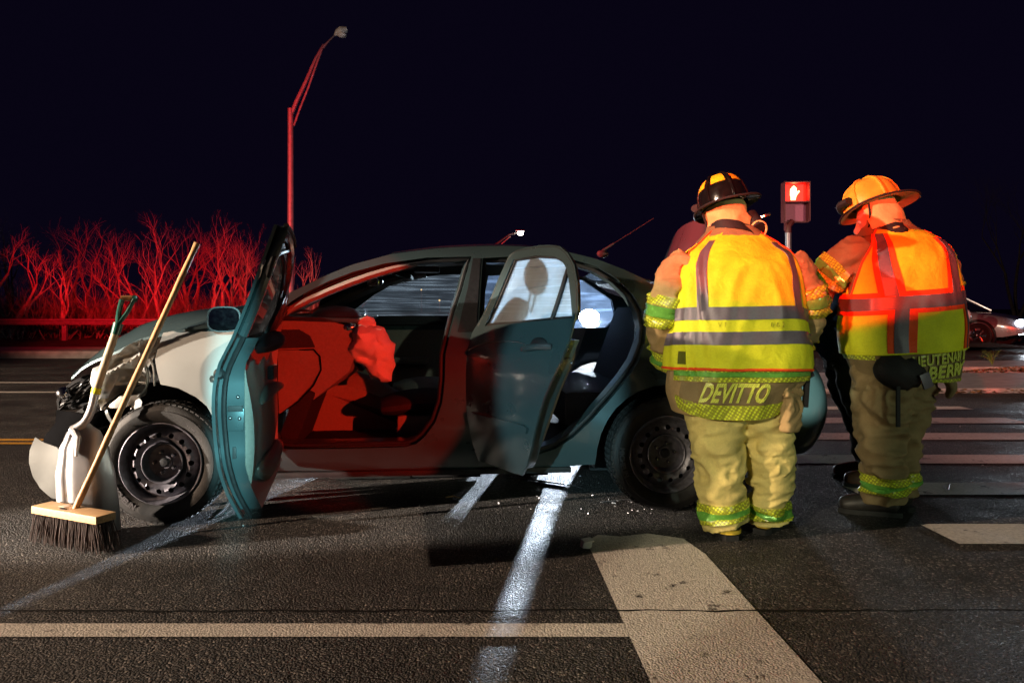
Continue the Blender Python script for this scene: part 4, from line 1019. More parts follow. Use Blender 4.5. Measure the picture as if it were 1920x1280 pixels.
# frame round the window, rubber inside
fr_o = fo_
b = MB(); q = [DF(s, tprof(z)+.022, z) for s, z in win]; b.tube([tuple(p) for p in q], .017, 8, closed=True); b.build('window_frame', M['rubber'], fd)
b = MB(); top = [p for p in fo_ if p[1] > belt-.02]; n_ = len(top)
tq = sorted([p for p in top], key=lambda p: math.atan2(p[1]-.95, p[0]-.6))
q = [DF(*(lambda s, z: (s-.0, tprof(z)+.034, z))(s, z)) for s, z in poly_inset(tq, .02)]
b.tube([tuple(p) for p in q], .020, 8); b.build('frame_channel', M['paint'], fd)
b = MB(); solid(b, win, [], lambda s, z: DF(s, tprof(z)+.020, z), lambda s, z: DF(s, tprof(z)+.0235, z), .08); b.build('window', M['glass_dim'], fd)
# inner trim: upper pad, pale card, armrest, pocket, speaker
ci = poly_inset(clip_below(lowin, .88), .012)
ci = [p for p in ci]
def cardt(s, z): return .118+.022*math.sin(max(0, min(1, (z-.35)/.5))*math.pi)+.015*noise.noise(Vector((s*5, z*5, 0)))
b = MB(); solid(b, ci, [], lambda s, z: DF(s, .108, z), lambda s, z: DF(s, cardt(s, z), z), .05); dcard = b.build('door_card', M['beige'], fd, 50)
b = MB(); q = [(s, .905, 0) for s in (.06, .3, .6, .86)]; b.tube([DF(s, .125+.02*math.sin(s*3), .925) for s in (.03, .25, .5, .75, .885)], [.05, .055, .05, .040, .006], 12, True, 0, .8); b.build('upper_pad', M['dark_cloth'], dcard)
b = MB(); b.tube([DF(s, .150, z) for s, z in ((.15, .70), (.35, .715), (.55, .715), (.68, .70), (.76, .69))], [.03, .035, .036, .028, .004], 12, True, 0, .7); b.build('armrest', M['beige'], dcard)
b = MB(); b.tube([DF(s, .145, z) for s, z in ((.12, .40), (.35, .385), (.62, .39), (.76, .42), (.83, .44))], [.03, .036, .036, .024, .004], 12, True, 0, 1.3); b.build('door_pocket', M['beige'], dcard)
b = MB(); b.box(DF(.42, .155, .79), (.10, .03, .06), Matrix.Rotation(R(-88), 4, 'Z'), 0, .01); b.build('pull_cup', M['black_plastic'], dcard)
# latch, screws, plug and label on the shut face
def sface(z, t):  # point on the trailing shut face
    c = [p for p in fo_ if p[0] > .7]
    c.sort(key=lambda p: abs(p[1]-z)); s = c[0][0]; return s
edge_s = lambda z: (lambda a: a)(sface(z, 0))
def sedge(z):
    L_ = sorted([p for p in fo_ if p[0] > .55], key=lambda p: p[1])
    for i in range(len(L_)-1):
        if L_[i][1] <= z <= L_[i+1][1]: f_ = (z-L_[i][1])/max(1e-6, L_[i+1][1]-L_[i][1]); return L_[i][0]+(L_[i+1][0]-L_[i][0])*f_
    return L_[-1][0]
RZ = Matrix.Rotation(R(-84), 4, 'Z')
b = MB(); z = .70; b.box(DF(sedge(z)-.026, .080, z), (.010, .055, .022), RZ, 0, .002); b.build('latch_slot', M['rubber'], fd)
b = MB(); b.box(DF(sedge(.655)-.028, .080, .665), (.006, .062, .10), RZ, 0, .004); b.build('latch_plate', M['paint'], fd)
for z, t in ((.745, .09), (.665, .062), (.662, .095)): b = MB(); b.ball(DF(sedge(z)-.024, t, z), .0075, 10, 6); b.build('screw', M['nut'], fd)
b = MB(); z = .835; b.lathe([(.0001, .006), (.012, .008), (.018, .003), (.021, 0)], 20, Matrix.Translation(DF(sedge(z)-.010, .026, z)) @ RZ @ Matrix.Rotation(R(90), 4, 'Y')); b.build('grommet', M['rubber'], fd)
b = MB(); z = .53; b.box(DF(sedge(z)-.026, .075, z), (.008, .014, .045), RZ, 0, .003); b.build('drain_slot', M['rubber'], fd)
b = MB(); z = .33; b.box(DF(sedge(z)-.029, .06, z), (.008, .016, .010), RZ, 0, .002); b.build('label_plate', M['rubber'], fd)
# outside handle seen edge on
b = MB(); b.tube(catmull([DF(.74, .012, .80), DF(.77, -.022, .803), DF(.86, -.022, .803), DF(.89, .010, .80)], 8), .013, 8); b.build('door_handle', M['paint'], fd)
# side mirror on the outer skin, its glass facing the camera because it swings with the door
ms, mt_, mz = .13, -.098, 1.025
def mpt(a, e, q):  # a across (t), e up, q along s
    return DF(ms+q, mt_+a, mz+e)
def sup(t, rx, rz, n=3.2): c_, s_ = math.cos(t), math.sin(t); return rx*math.copysign(abs(c_)**(2/n), c_), rz*math.copysign(abs(s_)**(2/n), s_)
b = MB(); NK = 36; rings = ((-.085, .25), (-.075, .6), (-.045, .86), (0, .98), (.02, 1.0), (.028, .99), (.028, .90), (.020, .88))
vs = [mpt(*sup(2*math.pi*k/NK, .078*f, .062*f), q) for q, f in rings for k in range(NK)]
b.add(vs, [(i*NK+k, i*NK+(k+1) % NK, (i+1)*NK+(k+1) % NK, (i+1)*NK+k) for i in range(len(rings)-1) for k in range(NK)]+[tuple(range(NK))]); sm = b.build('side_mirror', M['black_plastic'], fd, 50)
b = MB(); b.add([mpt(*sup(2*math.pi*k/NK, .0695, .0545), .0215) for k in range(NK)]+[mpt(*sup(2*math.pi*k/NK, .0695, .0545), .015) for k in range(NK)], [tuple(range(NK))]+[(k, (k+1) % NK, NK+(k+1) % NK, NK+k) for k in range(NK)]); b.build('mirror_glass', M['mirror'], sm)
b = MB(); b.tube([mpt(.06, -.03, -.03), mpt(.10, -.035, -.03)], [.028, .032], 10); b.build('mirror_arm', M['black_plastic'], sm)
b = MB(); solid(b, [(-.07, .80), (.26, .80), (.28, 1.0), (.24, 1.17), (.10, 1.14), (-.07, 1.08)], [], lambda s, z: DF(s, tprof(z)+.03, z), lambda s, z: DF(s, tprof(z)+.05, z), .04); b.build('mirror_sail', M['black_plastic'], fd)

# --- rear door, half open
HR = 1.515
DR = doorframe((HR, .012), R(56)); 
def csz(px, py):
    """pixel -> (s, z) on the open rear door's outer skin"""
    a = (px-960)/F; t = 0; s = .4; z = .8
    for _ in range(14):
        # solve for s on the ray with the current t
        c, sn = math.cos(R(56)), math.sin(R(56))
        # u = HR+c*s+sn*t ; v = .012-sn*s+c*t ; X = CX+.9956u-.0938v ; Y = CY+.0938u+.9956v ; X = a*Y
        u0 = HR+sn*t; v0 = .012+c*t
        A = (.9956*c+.0938*sn)-a*(.0938*c-.9956*sn)
        B = CX+.9956*u0-.0938*v0-a*(CY+.0938*u0+.9956*v0)
        s = -B/A; u = u0+c*s; v = v0-sn*s; Y = CY+.0938*u+.9956*v
        z = CH+(HZ-py)*Y/F; t = tprof(z)
    return (s, z)
TD = lambda pts: [csz(*p) for p in pts]
ro_ = TD([(889, 617), (905, 590), (930, 532), (955, 477), (970, 469), (987, 464), (1010, 460), (1030, 459), (1050, 462), (1065, 475), (1077, 497), (1083, 530), (1084, 580), (1076, 602), (1066, 640), (1052, 676), (1038, 704), (1018, 750), (1004, 800), (996, 840), (988, 872), (979, 891), (960, 886), (925, 872), (884, 860), (868, 800), (861, 760), (860, 715), (864, 672), (874, 645)])
rwin = TD([(909, 611), (924, 578), (942, 535), (962, 487), (1005, 479), (1040, 481), (1053, 488), (1062, 503), (1067, 530), (1070, 560), (1073, 596), (1030, 600)])
rd = make_door('rear_door', ro_, DR, [rwin], 0, None, True)
lowr = clip_below(ro_, csz(960, 622)[1]); lri = poly_inset(lowr, .028)
b = MB(); solid(b, lri, [], lambda s, z: DR(s, tprof(z)+.014, z), lambda s, z: DR(s, max(tprof(z), .018)+.095, z), .05); b.build('door_inner', M['paint'], rd, 60)
b = MB(); solid(b, poly_inset(lri, .02), [], lambda s, z: DR(s, max(tprof(z), .018)+.097, z), lambda s, z: DR(s, .15, z), .06); b.build('door_card', M['beige'], rd, 50)
b = MB(); b.tube([tuple(DR(s, tprof(z)+.022, z)) for s, z in rwin], .014, 8, closed=True); b.build('window_frame', M['rubber'], rd)
p0, p1 = csz(1062, 502), csz(1031, 600)
b = MB(); b.tube([DR(p0[0], tprof(p0[1])+.014, p0[1]), DR((p0[0]+p1[0])/2, tprof((p0[1]+p1[1])/2)+.014, (p0[1]+p1[1])/2), DR(p1[0], tprof(p1[1])+.014, p1[1])], .012, 8); b.build('divider_bar', M['rubber'], rd)
b = MB(); solid(b, rwin, [], lambda s, z: DR(s, tprof(z)+.018, z), lambda s, z: DR(s, tprof(z)+.0215, z), .08); b.build('window', M['glass_dirty'], rd)
# outer frame lip
tp = TD([(889, 617), (905, 590), (930, 532), (955, 477), (987, 464), (1030, 459), (1050, 462), (1065, 475), (1077, 497), (1083, 530), (1084, 580), (1078, 600)])
b = MB(); b.tube([tuple(p) for p in catmull([DR(s, tprof(z)+.012, z) for s, z in poly_inset(tp+[csz(980, 610)], .012)[:-1]], 40)], .012, 8); b.build('frame_lip', M['black_plastic'], rd)
# crease line, handle, molding
b = MB(); hp = [csz(*p) for p in ((985, 657), (1005, 651), (1030, 648))]
s0, z0 = csz(1008, 652)
def dq(s, t, z): return DR(s, tprof(z)+t, z)
hb = MB(); hb.tube(catmull([dq(csz(984, 656)[0], .004, csz(984, 656)[1]), dq(csz(992, 652)[0], -.028, csz(992, 652)[1]), dq(csz(1022, 649)[0], -.030, csz(1022, 649)[1]), dq(csz(1034, 650)[0], .0, csz(1034, 650)[1])], 10), [.012, .014, .016, .016, .016, .016, .016, .017, .017, .014], 10); hb.build('door_handle', M['paint'], rd)
b = MB(); sc_, zc_ = csz(1009, 648); RR = Matrix.Rotation(R(-56), 4, 'Z'); b.ball(dq(sc_, .006, zc_), (.062, .012, .040), 18, 8, RR); b.build('handle_cup', M['black_plastic'], rd)
mo = TD([(880, 778), (886, 772), (985, 797), (992, 803), (990, 812), (980, 812), (882, 784)])
b = MB(); solid(b, mo, [], lambda s, z: dq(s, -.016, z), lambda s, z: dq(s, .004, z), .05); b.build('side_molding', M['paint'], rd, 30)
cl = [csz(*p) for p in ((866, 668), (880, 655), (905, 645), (940, 640), (970, 641), (985, 645))]
b = MB(); b.tube([tuple(p) for p in catmull([dq(s, .001, z) for s, z in cl], 20)], .005, 6); b.build('crease_line', M['paint'], rd)
# shut face fittings
for q, (x, y) in enumerate(((1066, 656), (1052, 680), (1062, 682))):
    s, z = csz(x-14, y); b = MB(); b.ball(DR(s-.0, .07+.02*(q == 2), z), .008, 10, 6); b.build('screw', M['nut'], rd)
s, z = csz(1050, 668); b = MB(); b.box(DR(s-.02, .075, z), (.012, .05, .03), RR, 0, .003); b.build('latch', M['rubber'], rd)

b = MB(); b.box((.465, .085, .72), (.07, .09, .78), None, 0, .02); b.build('hinge_pillar', M['paint'], car)
for z in (.45, .85): b = MB(); b.box((.44, .03, z), (.09, .06, .07), None, 0, .01); b.build('door_hinge', M['paint'], car)
# far mirror
b = MB(); u, z = cuz(674, 592, 1.80); b.ball((u, 1.80, z), (.05, .11, .075), 16, 10); fm = b.build('side_mirror', M['paint'], car)
b = MB(); b.box((u+.045, 1.80, z), (.012, .17, .115), None, 0, .005); b.build('mirror_glass', M['mirror'], fm)

# ------------------------------------------------------------------ tail
def rbf(a, c):
    # bumper wraps round the near corner and across the tail
    z = .24+.50*c
    th = a
    bul = .08*math.sin(c*math.pi)**.7
    if a < .25: u = 2.97+(3.35-2.97)*a/.25; y = VS(u, z)-bul*.5*(a/.25)
    elif a < .5:
        t = (a-.25)/.25*math.pi/2; y0 = VS(3.35, z)-bul*.5; u = 3.35+(.23+bul)*math.sin(t); y = y0+.26*(1-math.cos(t))
    else: t = (a-.5)/.5; y0 = VS(3.35, z)-bul*.5+.26; u = 3.58+bul; y = y0+(1.69-2*y0)*t if t < 1 else 1.69-y0
    return Vector((u, y, z)), Vector((0, 0, 0))
def rbf2(a, c):
    p, _ = rbf(a, c); return p, Vector((.5, -.5, 0))
b = MB(); b.grid(rbf2, 40, 14, 0, .01); b.build('rear_bumper', M['paint'], car, 50)
b = MB(); b.add([(2.97, .5, .26), (3.5, .5, .30), (3.5, 1.3, .30), (2.97, 1.3, .26), (3.5, .5, .72), (3.5, 1.3, .72)], [(0, 1, 2, 3), (1, 4, 5, 2)]); b.build('rear_panel', M['black_plastic'], car, None)
tl = TR([(1507, 634), (1522, 634), (1527, 660), (1524, 690), (1512, 691)], .22)
uu = sum(p[0] for p in tl)/len(tl)
b = MB(); solid(b, [(3.28, .78), (3.27, .98), (3.40, 1.0), (3.47, .97), (3.50, .78)], [], lambda u, z: (u, VS(u, z)-.006, z), lambda u, z: (u, VS(u, z)+.03, z), .03); b.build('tail_light', M['red_lens'], car)
b = MB(); b.box((3.49, 1.45, .88), (.05, .30, .20), None, 0, .02); b.build('tail_light', M['red_lens'], car)
b = MB(); b.add([(2.97, .3, .62), (3.45, .3, .62), (3.45, 1.4, .62), (2.97, 1.4, .62)], [(0, 1, 2, 3)]); b.build('trunk_floor', M['carpet'], car, None)
# lid standing up from its hinges
def lid(a, c):
    y = .30+1.09*c; k = 1-(2*c-1)**2
    z = 1.07+.50*a; u = 2.93+.10*a-.05*k-.03*math.sin(a*math.pi)
    z += (.075*k-.03+.02*(1-c))*(a**3); 
    return Vector((u, y, z)), Vector((-1, 0, .1))
b = MB(); b.grid(lid, 16, 20, 0, .03); ld = b.build('trunk_lid', M['paint'], car, 40)
b = MB(); b.tube([lid(1, c)[0]+Vector((.02, 0, .002)) for c in [i/20 for i in range(21)]], .012, 8); b.build('lid_lip', M['chrome'], ld)
for y in (.32, 1.37): b = MB(); b.tube(catmull([(2.90, y, .95), (2.98, y, .98), (3.0, y, 1.08), (2.95, y, 1.15)], 8), .012, 6); b.build('hinge_arm', M['black_plastic'], ld)
# ================================================================== people
def hexband(name, c1, c2, scale=75):
    """woven retroreflective trim: diamond cells over a darker ground"""
    m = mat(name, c1, .35, 0, .6, 60, .1); nt = m.node_tree; b = nt.nodes['Principled BSDF']
    tc = nt.nodes.new('ShaderNodeTexCoord'); mp = nt.nodes.new('ShaderNodeMapping'); mp.inputs['Rotation'].default_value = (R(45), R(45), R(45)); nt.links.new(tc.outputs['Object'], mp.inputs[0])
    ck = nt.nodes.new('ShaderNodeTexVoronoi'); ck.inputs['Scale'].default_value = scale; ck.inputs['Randomness'].default_value = 0; nt.links.new(mp.outputs[0], ck.inputs['Vector'])
    mr = nt.nodes.new('ShaderNodeMapRange'); mr.inputs[1].default_value = .32; mr.inputs[2].default_value = .5; nt.links.new(ck.outputs['Distance'], mr.inputs[0])
    mx = nt.nodes.new('ShaderNodeMix'); mx.data_type = 'RGBA'; mx.inputs[6].default_value = tuple(c1)+(1,); mx.inputs[7].default_value = tuple(c2)+(1,)
    nt.links.new(mr.outputs[0], mx.inputs[0]); nt.links.new(mx.outputs[2], b.inputs['Base Color']); return m
def cloth(name, c, rough=.85, dirt=.25, sc_=3.0):
    m = mat(name, c, rough, 0, .2, 130, .06, .25, 700); nt = m.node_tree; b = nt.nodes['Principled BSDF']
    b0 = b.inputs['Normal'].links[0].from_node; tcw = nt.nodes.new('ShaderNodeTexCoord')
    wv = nt.nodes.new('ShaderNodeTexNoise'); wv.inputs['Scale'].default_value = 11; wv.inputs['Detail'].default_value = 3; wv.inputs['Distortion'].default_value = .5; nt.links.new(tcw.outputs['Object'], wv.inputs['Vector'])
    bw = nt.nodes.new('ShaderNodeBump'); bw.inputs['Strength'].default_value = .32; bw.inputs['Distance'].default_value = .03
    nt.links.new(wv.outputs[0], bw.inputs['Height']); nt.links.new(b0.outputs[0], bw.inputs['Normal']); nt.links.new(bw.outputs[0], b.inputs['Normal'])
    src = b.inputs['Base Color'].links[0].from_socket
    tc = nt.nodes.new('ShaderNodeTexCoord'); n = nt.nodes.new('ShaderNodeTexNoise'); n.inputs['Scale'].default_value = sc_*2; n.inputs['Detail'].default_value = 7; nt.links.new(tc.outputs['Object'], n.inputs['Vector'])
    mr = nt.nodes.new('ShaderNodeMapRange'); mr.inputs[1].default_value = .35; mr.inputs[2].default_value = .65; mr.inputs[3].default_value = 1-dirt; mr.inputs[4].default_value = 1.05; nt.links.new(n.outputs[0], mr.inputs[0])
    v = nt.nodes.new('ShaderNodeVectorMath'); v.operation = 'SCALE'; nt.links.new(src, v.inputs[0]); nt.links.new(mr.outputs[0], v.inputs['Scale']); nt.links.new(v.outputs[0], b.inputs['Base Color']); return m
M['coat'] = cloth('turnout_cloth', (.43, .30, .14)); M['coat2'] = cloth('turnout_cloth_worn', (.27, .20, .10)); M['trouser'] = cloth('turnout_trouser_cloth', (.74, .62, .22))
M['vest'] = cloth('lime_vest', (.78, .80, .03), .6, .16); M['orange'] = cloth('orange_tape', (.95, .10, .02), .5, .1)
M['silver'] = mat('silver_tape', (.13, .11, .14), .42, .1, .5, 90, .1, .05, 500)
M['lime'] = hexband('lime_trim', (.72, .82, .05), (.30, .33, .03)); M['green_trim'] = mat('silver_trim_centre', (.16, .46, .07), .25, .2, .6, 60, .15)
M['letter'] = hexband('letter_trim', (.85, .92, .16), (.55, .60, .08), 140)
M['hood'] = cloth('ear_flap_cloth', (.78, .55, .22), .8, .15); M['boot'] = mat('boot_rubber', (.025, .022, .02), .5, 0, .5, 40, .3, .1, 100)
M['boot_y'] = mat('boot_yellow', (.70, .48, .05), .5, 0, .4, 40, .2); M['boot_brown'] = mat('brown_boot_leather', (.13, .06, .04), .5, 0, .4, 25, .35, .2, 90)
M['helmet_k'] = mat('black_helmet', (.007, .007, .007), .16, 0, .6, 30, .25, .04, 60, coat=.6); M['helmet_y'] = mat('yellow_helmet', (.78, .52, .05), .35, 0, .5, 14, .2, .04, 60, coat=.3)
M['helmet_in'] = mat('helmet_underside', (.70, .40, .18), .6, 0, .4, 30, .15)
M['sticker'] = mat('yellow_sticker', (.90, .62, .02), .35, 0, .5, 40, .08)
M['skin'] = mat('skin', (.52, .30, .22), .5, 0, .4, 60, .1, .06, 300); M['hair'] = mat('dark_hair', (.03, .02, .015), .6, 0, .4, 90, .3)
M['glove'] = cloth('glove_leather', (.10, .075, .045), .7); M['navy'] = cloth('navy_jacket', (.012, .035, .085), .7, .3); M['dark_trouser'] = cloth('dark_trousers', (.055, .055, .045), .9, .3)
M['pen'] = mat('faded_pen', (.30, .28, .03), .7, 0, .2, 50, .3); M['strap'] = mat('black_webbing', (.02, .018, .02), .7, 0, .3, 200, .3)
M['tread'] = mat('boot_sole', (.02, .02, .02), .7, 0, .3, 40, .3)

def wrinkle(amp, seed, fx=6.0, fz=14.0):
    o = Vector((seed*3.1, seed*1.7, seed*.9))
    def f(p):
        q = Vector((p.x*fx, p.y*fx, p.z*fz))+o
        w_ = noise.noise(q*.5)*2.5
        a = 1-abs(noise.noise(Vector((q.x+w_, q.y, q.z*.75+w_))))*2.2
        c = 1-abs(noise.noise(q*1.9+Vector((w_*1.3, 4, 1))))*2.2
        return amp*(.65*a+.30*c-.45)
    return f
class Torso:
    """stack of rounded sections: rows of (z, cx, cy, rx, ry)"""
    def __init__(s, rows, disp, n=2.5): s.r = catmull(rows, 60); s.d = disp; s.n = n; s.z0 = rows[0][0]; s.z1 = rows[-1][0]
    def sec(s, z):
        L_ = s.r
        if z <= L_[0][0]: return L_[0]
        for i in range(len(L_)-1):
            if L_[i][0] <= z <= L_[i+1][0]:
                f = (z-L_[i][0])/max(1e-9, L_[i+1][0]-L_[i][0]); return tuple(L_[i][k]+(L_[i+1][k]-L_[i][k])*f for k in range(5))
        return L_[-1]
    def pt(s, th, z, off=0):
        # th = 0 at the spine (towards -y), grows to the figure's right (+x)
        _, cx, cy, rx, ry = s.sec(z); sn, cs = math.sin(th), math.cos(th); e = 2/s.n
        x = rx*math.copysign(abs(sn)**e, sn); y = -ry*math.copysign(abs(cs)**e, cs)
        nrm = Vector((sn/rx, -cs/ry, 0)).normalized()
        p = Vector((cx+x, cy+y, z)); return p+nrm*(off+s.d(p)), nrm
    def loft(s, mb, za, zb, nz=40, nt=56, off=0):
        vs = []
        for i in range(nz+1):
            z = za+(zb-za)*i/nz
            for k in range(nt): vs.append(s.pt(2*math.pi*k/nt, z, off)[0])
        fs = [(i*nt+k, i*nt+(k+1) % nt, (i+1)*nt+(k+1) % nt, (i+1)*nt+k) for i in range(nz) for k in range(nt)]
        fs += [tuple(range(nt-1, -1, -1)), tuple(range(nz*nt, nz*nt+nt))]
        mb.add(vs, fs)
def patch(T_, th0, th1, z0, z1, off, n=24, m=8, th=.005):
    c = lambda q, *a: q(*a) if callable(q) else q
    b = MB()
    def fn(a, e):
        z_ = None
        ta, tb = c(th0, e), c(th1, e); t = ta+(tb-ta)*a
        za, zb = c(z0, t), c(z1, t); z = za+(zb-za)*e
        return T_.pt(t, z, off)
    b.grid(fn, n, m, 0, th); return b
def text_on(T_, s, size, th0, zc, off, bold, slope=0, spacing=1.05, curve=0, xs=1):
    me = text_mesh(s, size, .0022, bold, spacing)
    for v in me.vertices:
        x, y, z = v.co; x *= xs
        zz = zc+y+slope*x+curve*x*x
        # walk along the arc
        r_ = T_.sec(zz); t = th0
        N_ = 10
        for _ in range(N_):
            p1 = T_.pt(t, zz)[0]; p2 = T_.pt(t+.02, zz)[0]; t += x/N_/max(1e-4, (p2-p1).length)*.02
        p, nn = T_.pt(t, zz, off+z); v.co = p
    return me
def limb(pts, rads, n, k=44): return catmull([tuple(p)+(r,) for p, r in zip(pts, rads)], k)
def limb_tube(mb, L_, disp, n=36, i0=0, i1=None, off=0):
    L2 = L_[i0:i1]; mb.tube([l[:3] for l in L2], [l[3]+off for l in L2], n, True, 0, 1, disp, (0, 1, 0))
def seg(L_, a, b, k=8):
    """stretch of a limb between fractions a..b"""
    out = []; n = len(L_)-1
    for i in range(k+1):
        t = (a+(b-a)*i/k)*n; j = min(int(t), n-1); f = t-j; out.append(tuple(L_[j][q]+(L_[j+1][q]-L_[j][q])*f for q in range(4)))
    return out
def trim(name, L_, a, b, disp, parent, wide=1.0):
    """lime / green / lime band round a limb"""
    d = (b-a)/3
    for i, (m_, o) in enumerate((('lime', .004), ('green_trim', .0048), ('lime', .004))):
        mb = MB(); S = seg(L_, a+d*i, a+d*(i+1), 4)
        mb.tube([q[:3] for q in S], [q[3]+.006+o for q in S], 26, True, 0, 1, disp, (0, 1, 0)); mb.build(name, M[m_], parent, 50)
def hand(parent, at_, fwd, up, side, name='glove', m=None, s=1.0):
    """palm with five bent fingers; fwd = finger direction, up = back of the hand, side=+1 thumb on +lateral"""
    f = Vector(fwd).normalized(); u = Vector(up); u = (u-f*u.dot(f)).normalized(); l = f.cross(u)*side
    P_ = lambda a, b_, c: Vector(at_)+(f*a+l*b_+u*c)*s
    mb = MB()
    mb.tube(catmull([P_(-.03, 0, 0), P_(.02, 0, 0), P_(.06, .002, .004), P_(.095, 0, 0)], 9), [.028*s, .03*s, .033*s, .037*s, .040*s, .041*s, .040*s, .038*s, .03*s], 14, True, 0, .55, None, u)
    for b_, ln, c in ((.030, .072, 0), (.010, .080, .003), (-.011, .074, .002), (-.030, .058, -.002)):
        q = [P_(.075, b_, c), P_(.095+.02, b_*1.08, c-.004), P_(.095+ln*.62, b_*1.1, c-.022), P_(.095+ln*.78, b_*1.1, c-.048)]
        mb.tube(catmull(q, 10), [.0105*s]*3+[.0102*s]*4+[.0095*s, .008*s, .005*s], 9)
    q = [P_(.015, .028, -.004), P_(.045, .052, -.014), P_(.075, .062, -.026), P_(.098, .058, -.036)]
    mb.tube(catmull(q, 10), [.014*s, .0145*s, .014*s, .0135*s, .013*s, .0125*s, .012*s, .011*s, .0095*s, .006*s], 9)
    return remeshed(mb, name, .0045, m or M['glove'], parent, 2)
def head(parent, MT, hair=True):
    mb = MB(); V = lambda x, y, z: MT @ Vector((x, y, z))
    R3 = MT.to_3x3().to_4x4()
    mb.ball(V(0, 0, .02), (.076, .096, .105), 24, 16, R3); mb.ball(V(0, .035, -.055), (.058, .062, .065), 18, 12, R3)
    mb.tube([V(0, -.02, -.06), V(0, -.03, -.20)], [.06, .066], 16)
    mb.tube(catmull([V(0, .094, .025), V(0, .104, .0), V(0, .119, -.022), V(0, .100, -.032)], 8), [.009, .010, .011, .013, .0155, .017, .014, .008], 10)
    mb.ball(V(0, .092, -.062), (.026, .012, .010), 12, 8, R3); mb.ball(V(0, .080, -.098), (.030, .022, .02), 12, 8, R3)
    for s in (-1, 1): mb.ball(V(s*.080, -.008, -.008), (.012, .022, .034), 12, 8, R3); mb.ball(V(s*.033, .083, .035), (.026, .012, .009), 10, 6, R3)
    h = remeshed(mb, 'body', .007, M['skin'], parent, 3)
    b = MB()
    for s in (-1, 1): b.ball(V(s*.032, .086, .012), (.012, .010, .009), 12, 8, R3)
    b.build('eyes', mat('eye_white', (.6, .6, .6), .2, 0, .5, 50, .05), h)
    b = MB(); b.ball(V(0, -.022, .045), (.082, .088, .09), 20, 12, R3); b.build('hair', M['hair'], h)
    return h
def helmet(parent, MT, shell, under, stick, tri_label=True):
    V = lambda x, y, z: MT @ Vector((x, y, z))
    mb = MB(); n = 48
    def rr(a, z):  # dome oval
        return .108, .135
    prof = [(1.0, 0), (1.0, .025), (.97, .06), (.90, .095), (.76, .128), (.52, .152), (.26, .165), (.02, .169)]
    vs = []; P_ = catmull(prof, 20)
    for r_, z in P_:
        for k in range(n):
            a = 2*math.pi*k/n; rid = 1+.010*(abs(math.sin(a*3)) < .10)*(r_ > .1); vs.append(V(.112*r_*rid*math.cos(a), .138*r_*rid*math.sin(a), z))
    fs = [(i*n+k, i*n+(k+1) % n, (i+1)*n+(k+1) % n, (i+1)*n+k) for i in range(len(P_)-1) for k in range(n)]
    mb.add(vs, fs)
    h = mb.build('helmet', shell, parent, 45)
    # six raised ribs
    for k in range(6):
        a = k*math.pi/3+math.pi/6*0+R(90); q = [V(.114*r_*math.cos(a), .140*r_*math.sin(a), z+.002) for r_, z in P_[2:]]
        b = MB(); b.tube([tuple(p) for p in q], .0075, 8); b.build('rib', shell, h)
    # brim, longer at the back, edge rolled
    b = MB()
    def bf(a, c):
        t = 2*math.pi*a; back = max(0, -math.sin(t))**1.5; front = max(0, math.sin(t))**2
        w_ = (.034+.052*back+.012*front)*c
        x = (.110+w_*.95)*math.cos(t); y = (.136+w_)*math.sin(t); z = .006-.42*w_*(1-.25*back)+.010*c*abs(math.cos(t))
        return V(x, y, z), MT.to_3x3() @ Vector((0, 0, 1))
    b.grid(bf, 56, 8, 0, .004); b.build('brim', shell, h, 45)
    b = MB(); b.tube([tuple(bf(i/56, 1)[0]) for i in range(56)], .0055, 8, closed=True); b.build('brim_edge', M['strap'], h)
    b = MB(); b.grid(lambda a, c: (bf(a, .05+.9*c)[0]-MT.to_3x3() @ Vector((0, 0, .0048)), MT.to_3x3() @ Vector((0, 0, 1))), 56, 6, 0, .001); b.build('brim_underside', under, h, 45)
    # trapezoid stickers between the ribs, high on the dome
    for k in range(6):
        if stick is None: break
        a0 = k*math.pi/3+R(90)+.19; a1 = a0+math.pi/3-.38
        b = MB()
        def sf(a, c):
            i = 8.4+5.0*c; j = int(i); f = i-j; r_ = P_[j][0]+(P_[j+1][0]-P_[j][0])*f; z = P_[j][1]+(P_[j+1][1]-P_[j][1])*f; t = a0+(a1-a0)*a
            return V(.1145*r_*math.cos(t), .1405*r_*math.sin(t), z+.0012), MT.to_3x3() @ Vector((math.cos(t), math.sin(t), .6))
        b.grid(sf, 8, 4, 0, .001); b.build('sticker', stick, h)
    # front shield holder and goggles along the front brim
    b = MB(); b.tube(catmull([V(-.10, .10, .05), V(-.05, .145, .06), V(.05, .145, .06), V(.10, .10, .05)], 12), .026, 10, True, 0, .8); b.build('goggles', M['strap'], h)
    b = MB(); b.tube(catmull([V(-.108, .02, -.005), V(-.085, .045, -.09), V(-.03, .085, -.135)], 8), .006, 6); b.tube(catmull([V(.108, .02, -.005), V(.085, .045, -.09), V(.03, .085, -.135)], 8), .006, 6); b.build('chin_strap', M['strap'], h)
    b = MB(); p = bf(.75, .96)[0]; b.tube([p+MT.to_3x3() @ Vector((.010*math.cos(a), 0, .010*math.sin(a)-.008)) for a in [2*math.pi*i/12 for i in range(12)]], .002, 6, closed=True); b.build('hang_ring', M['chrome'], h)
    return h
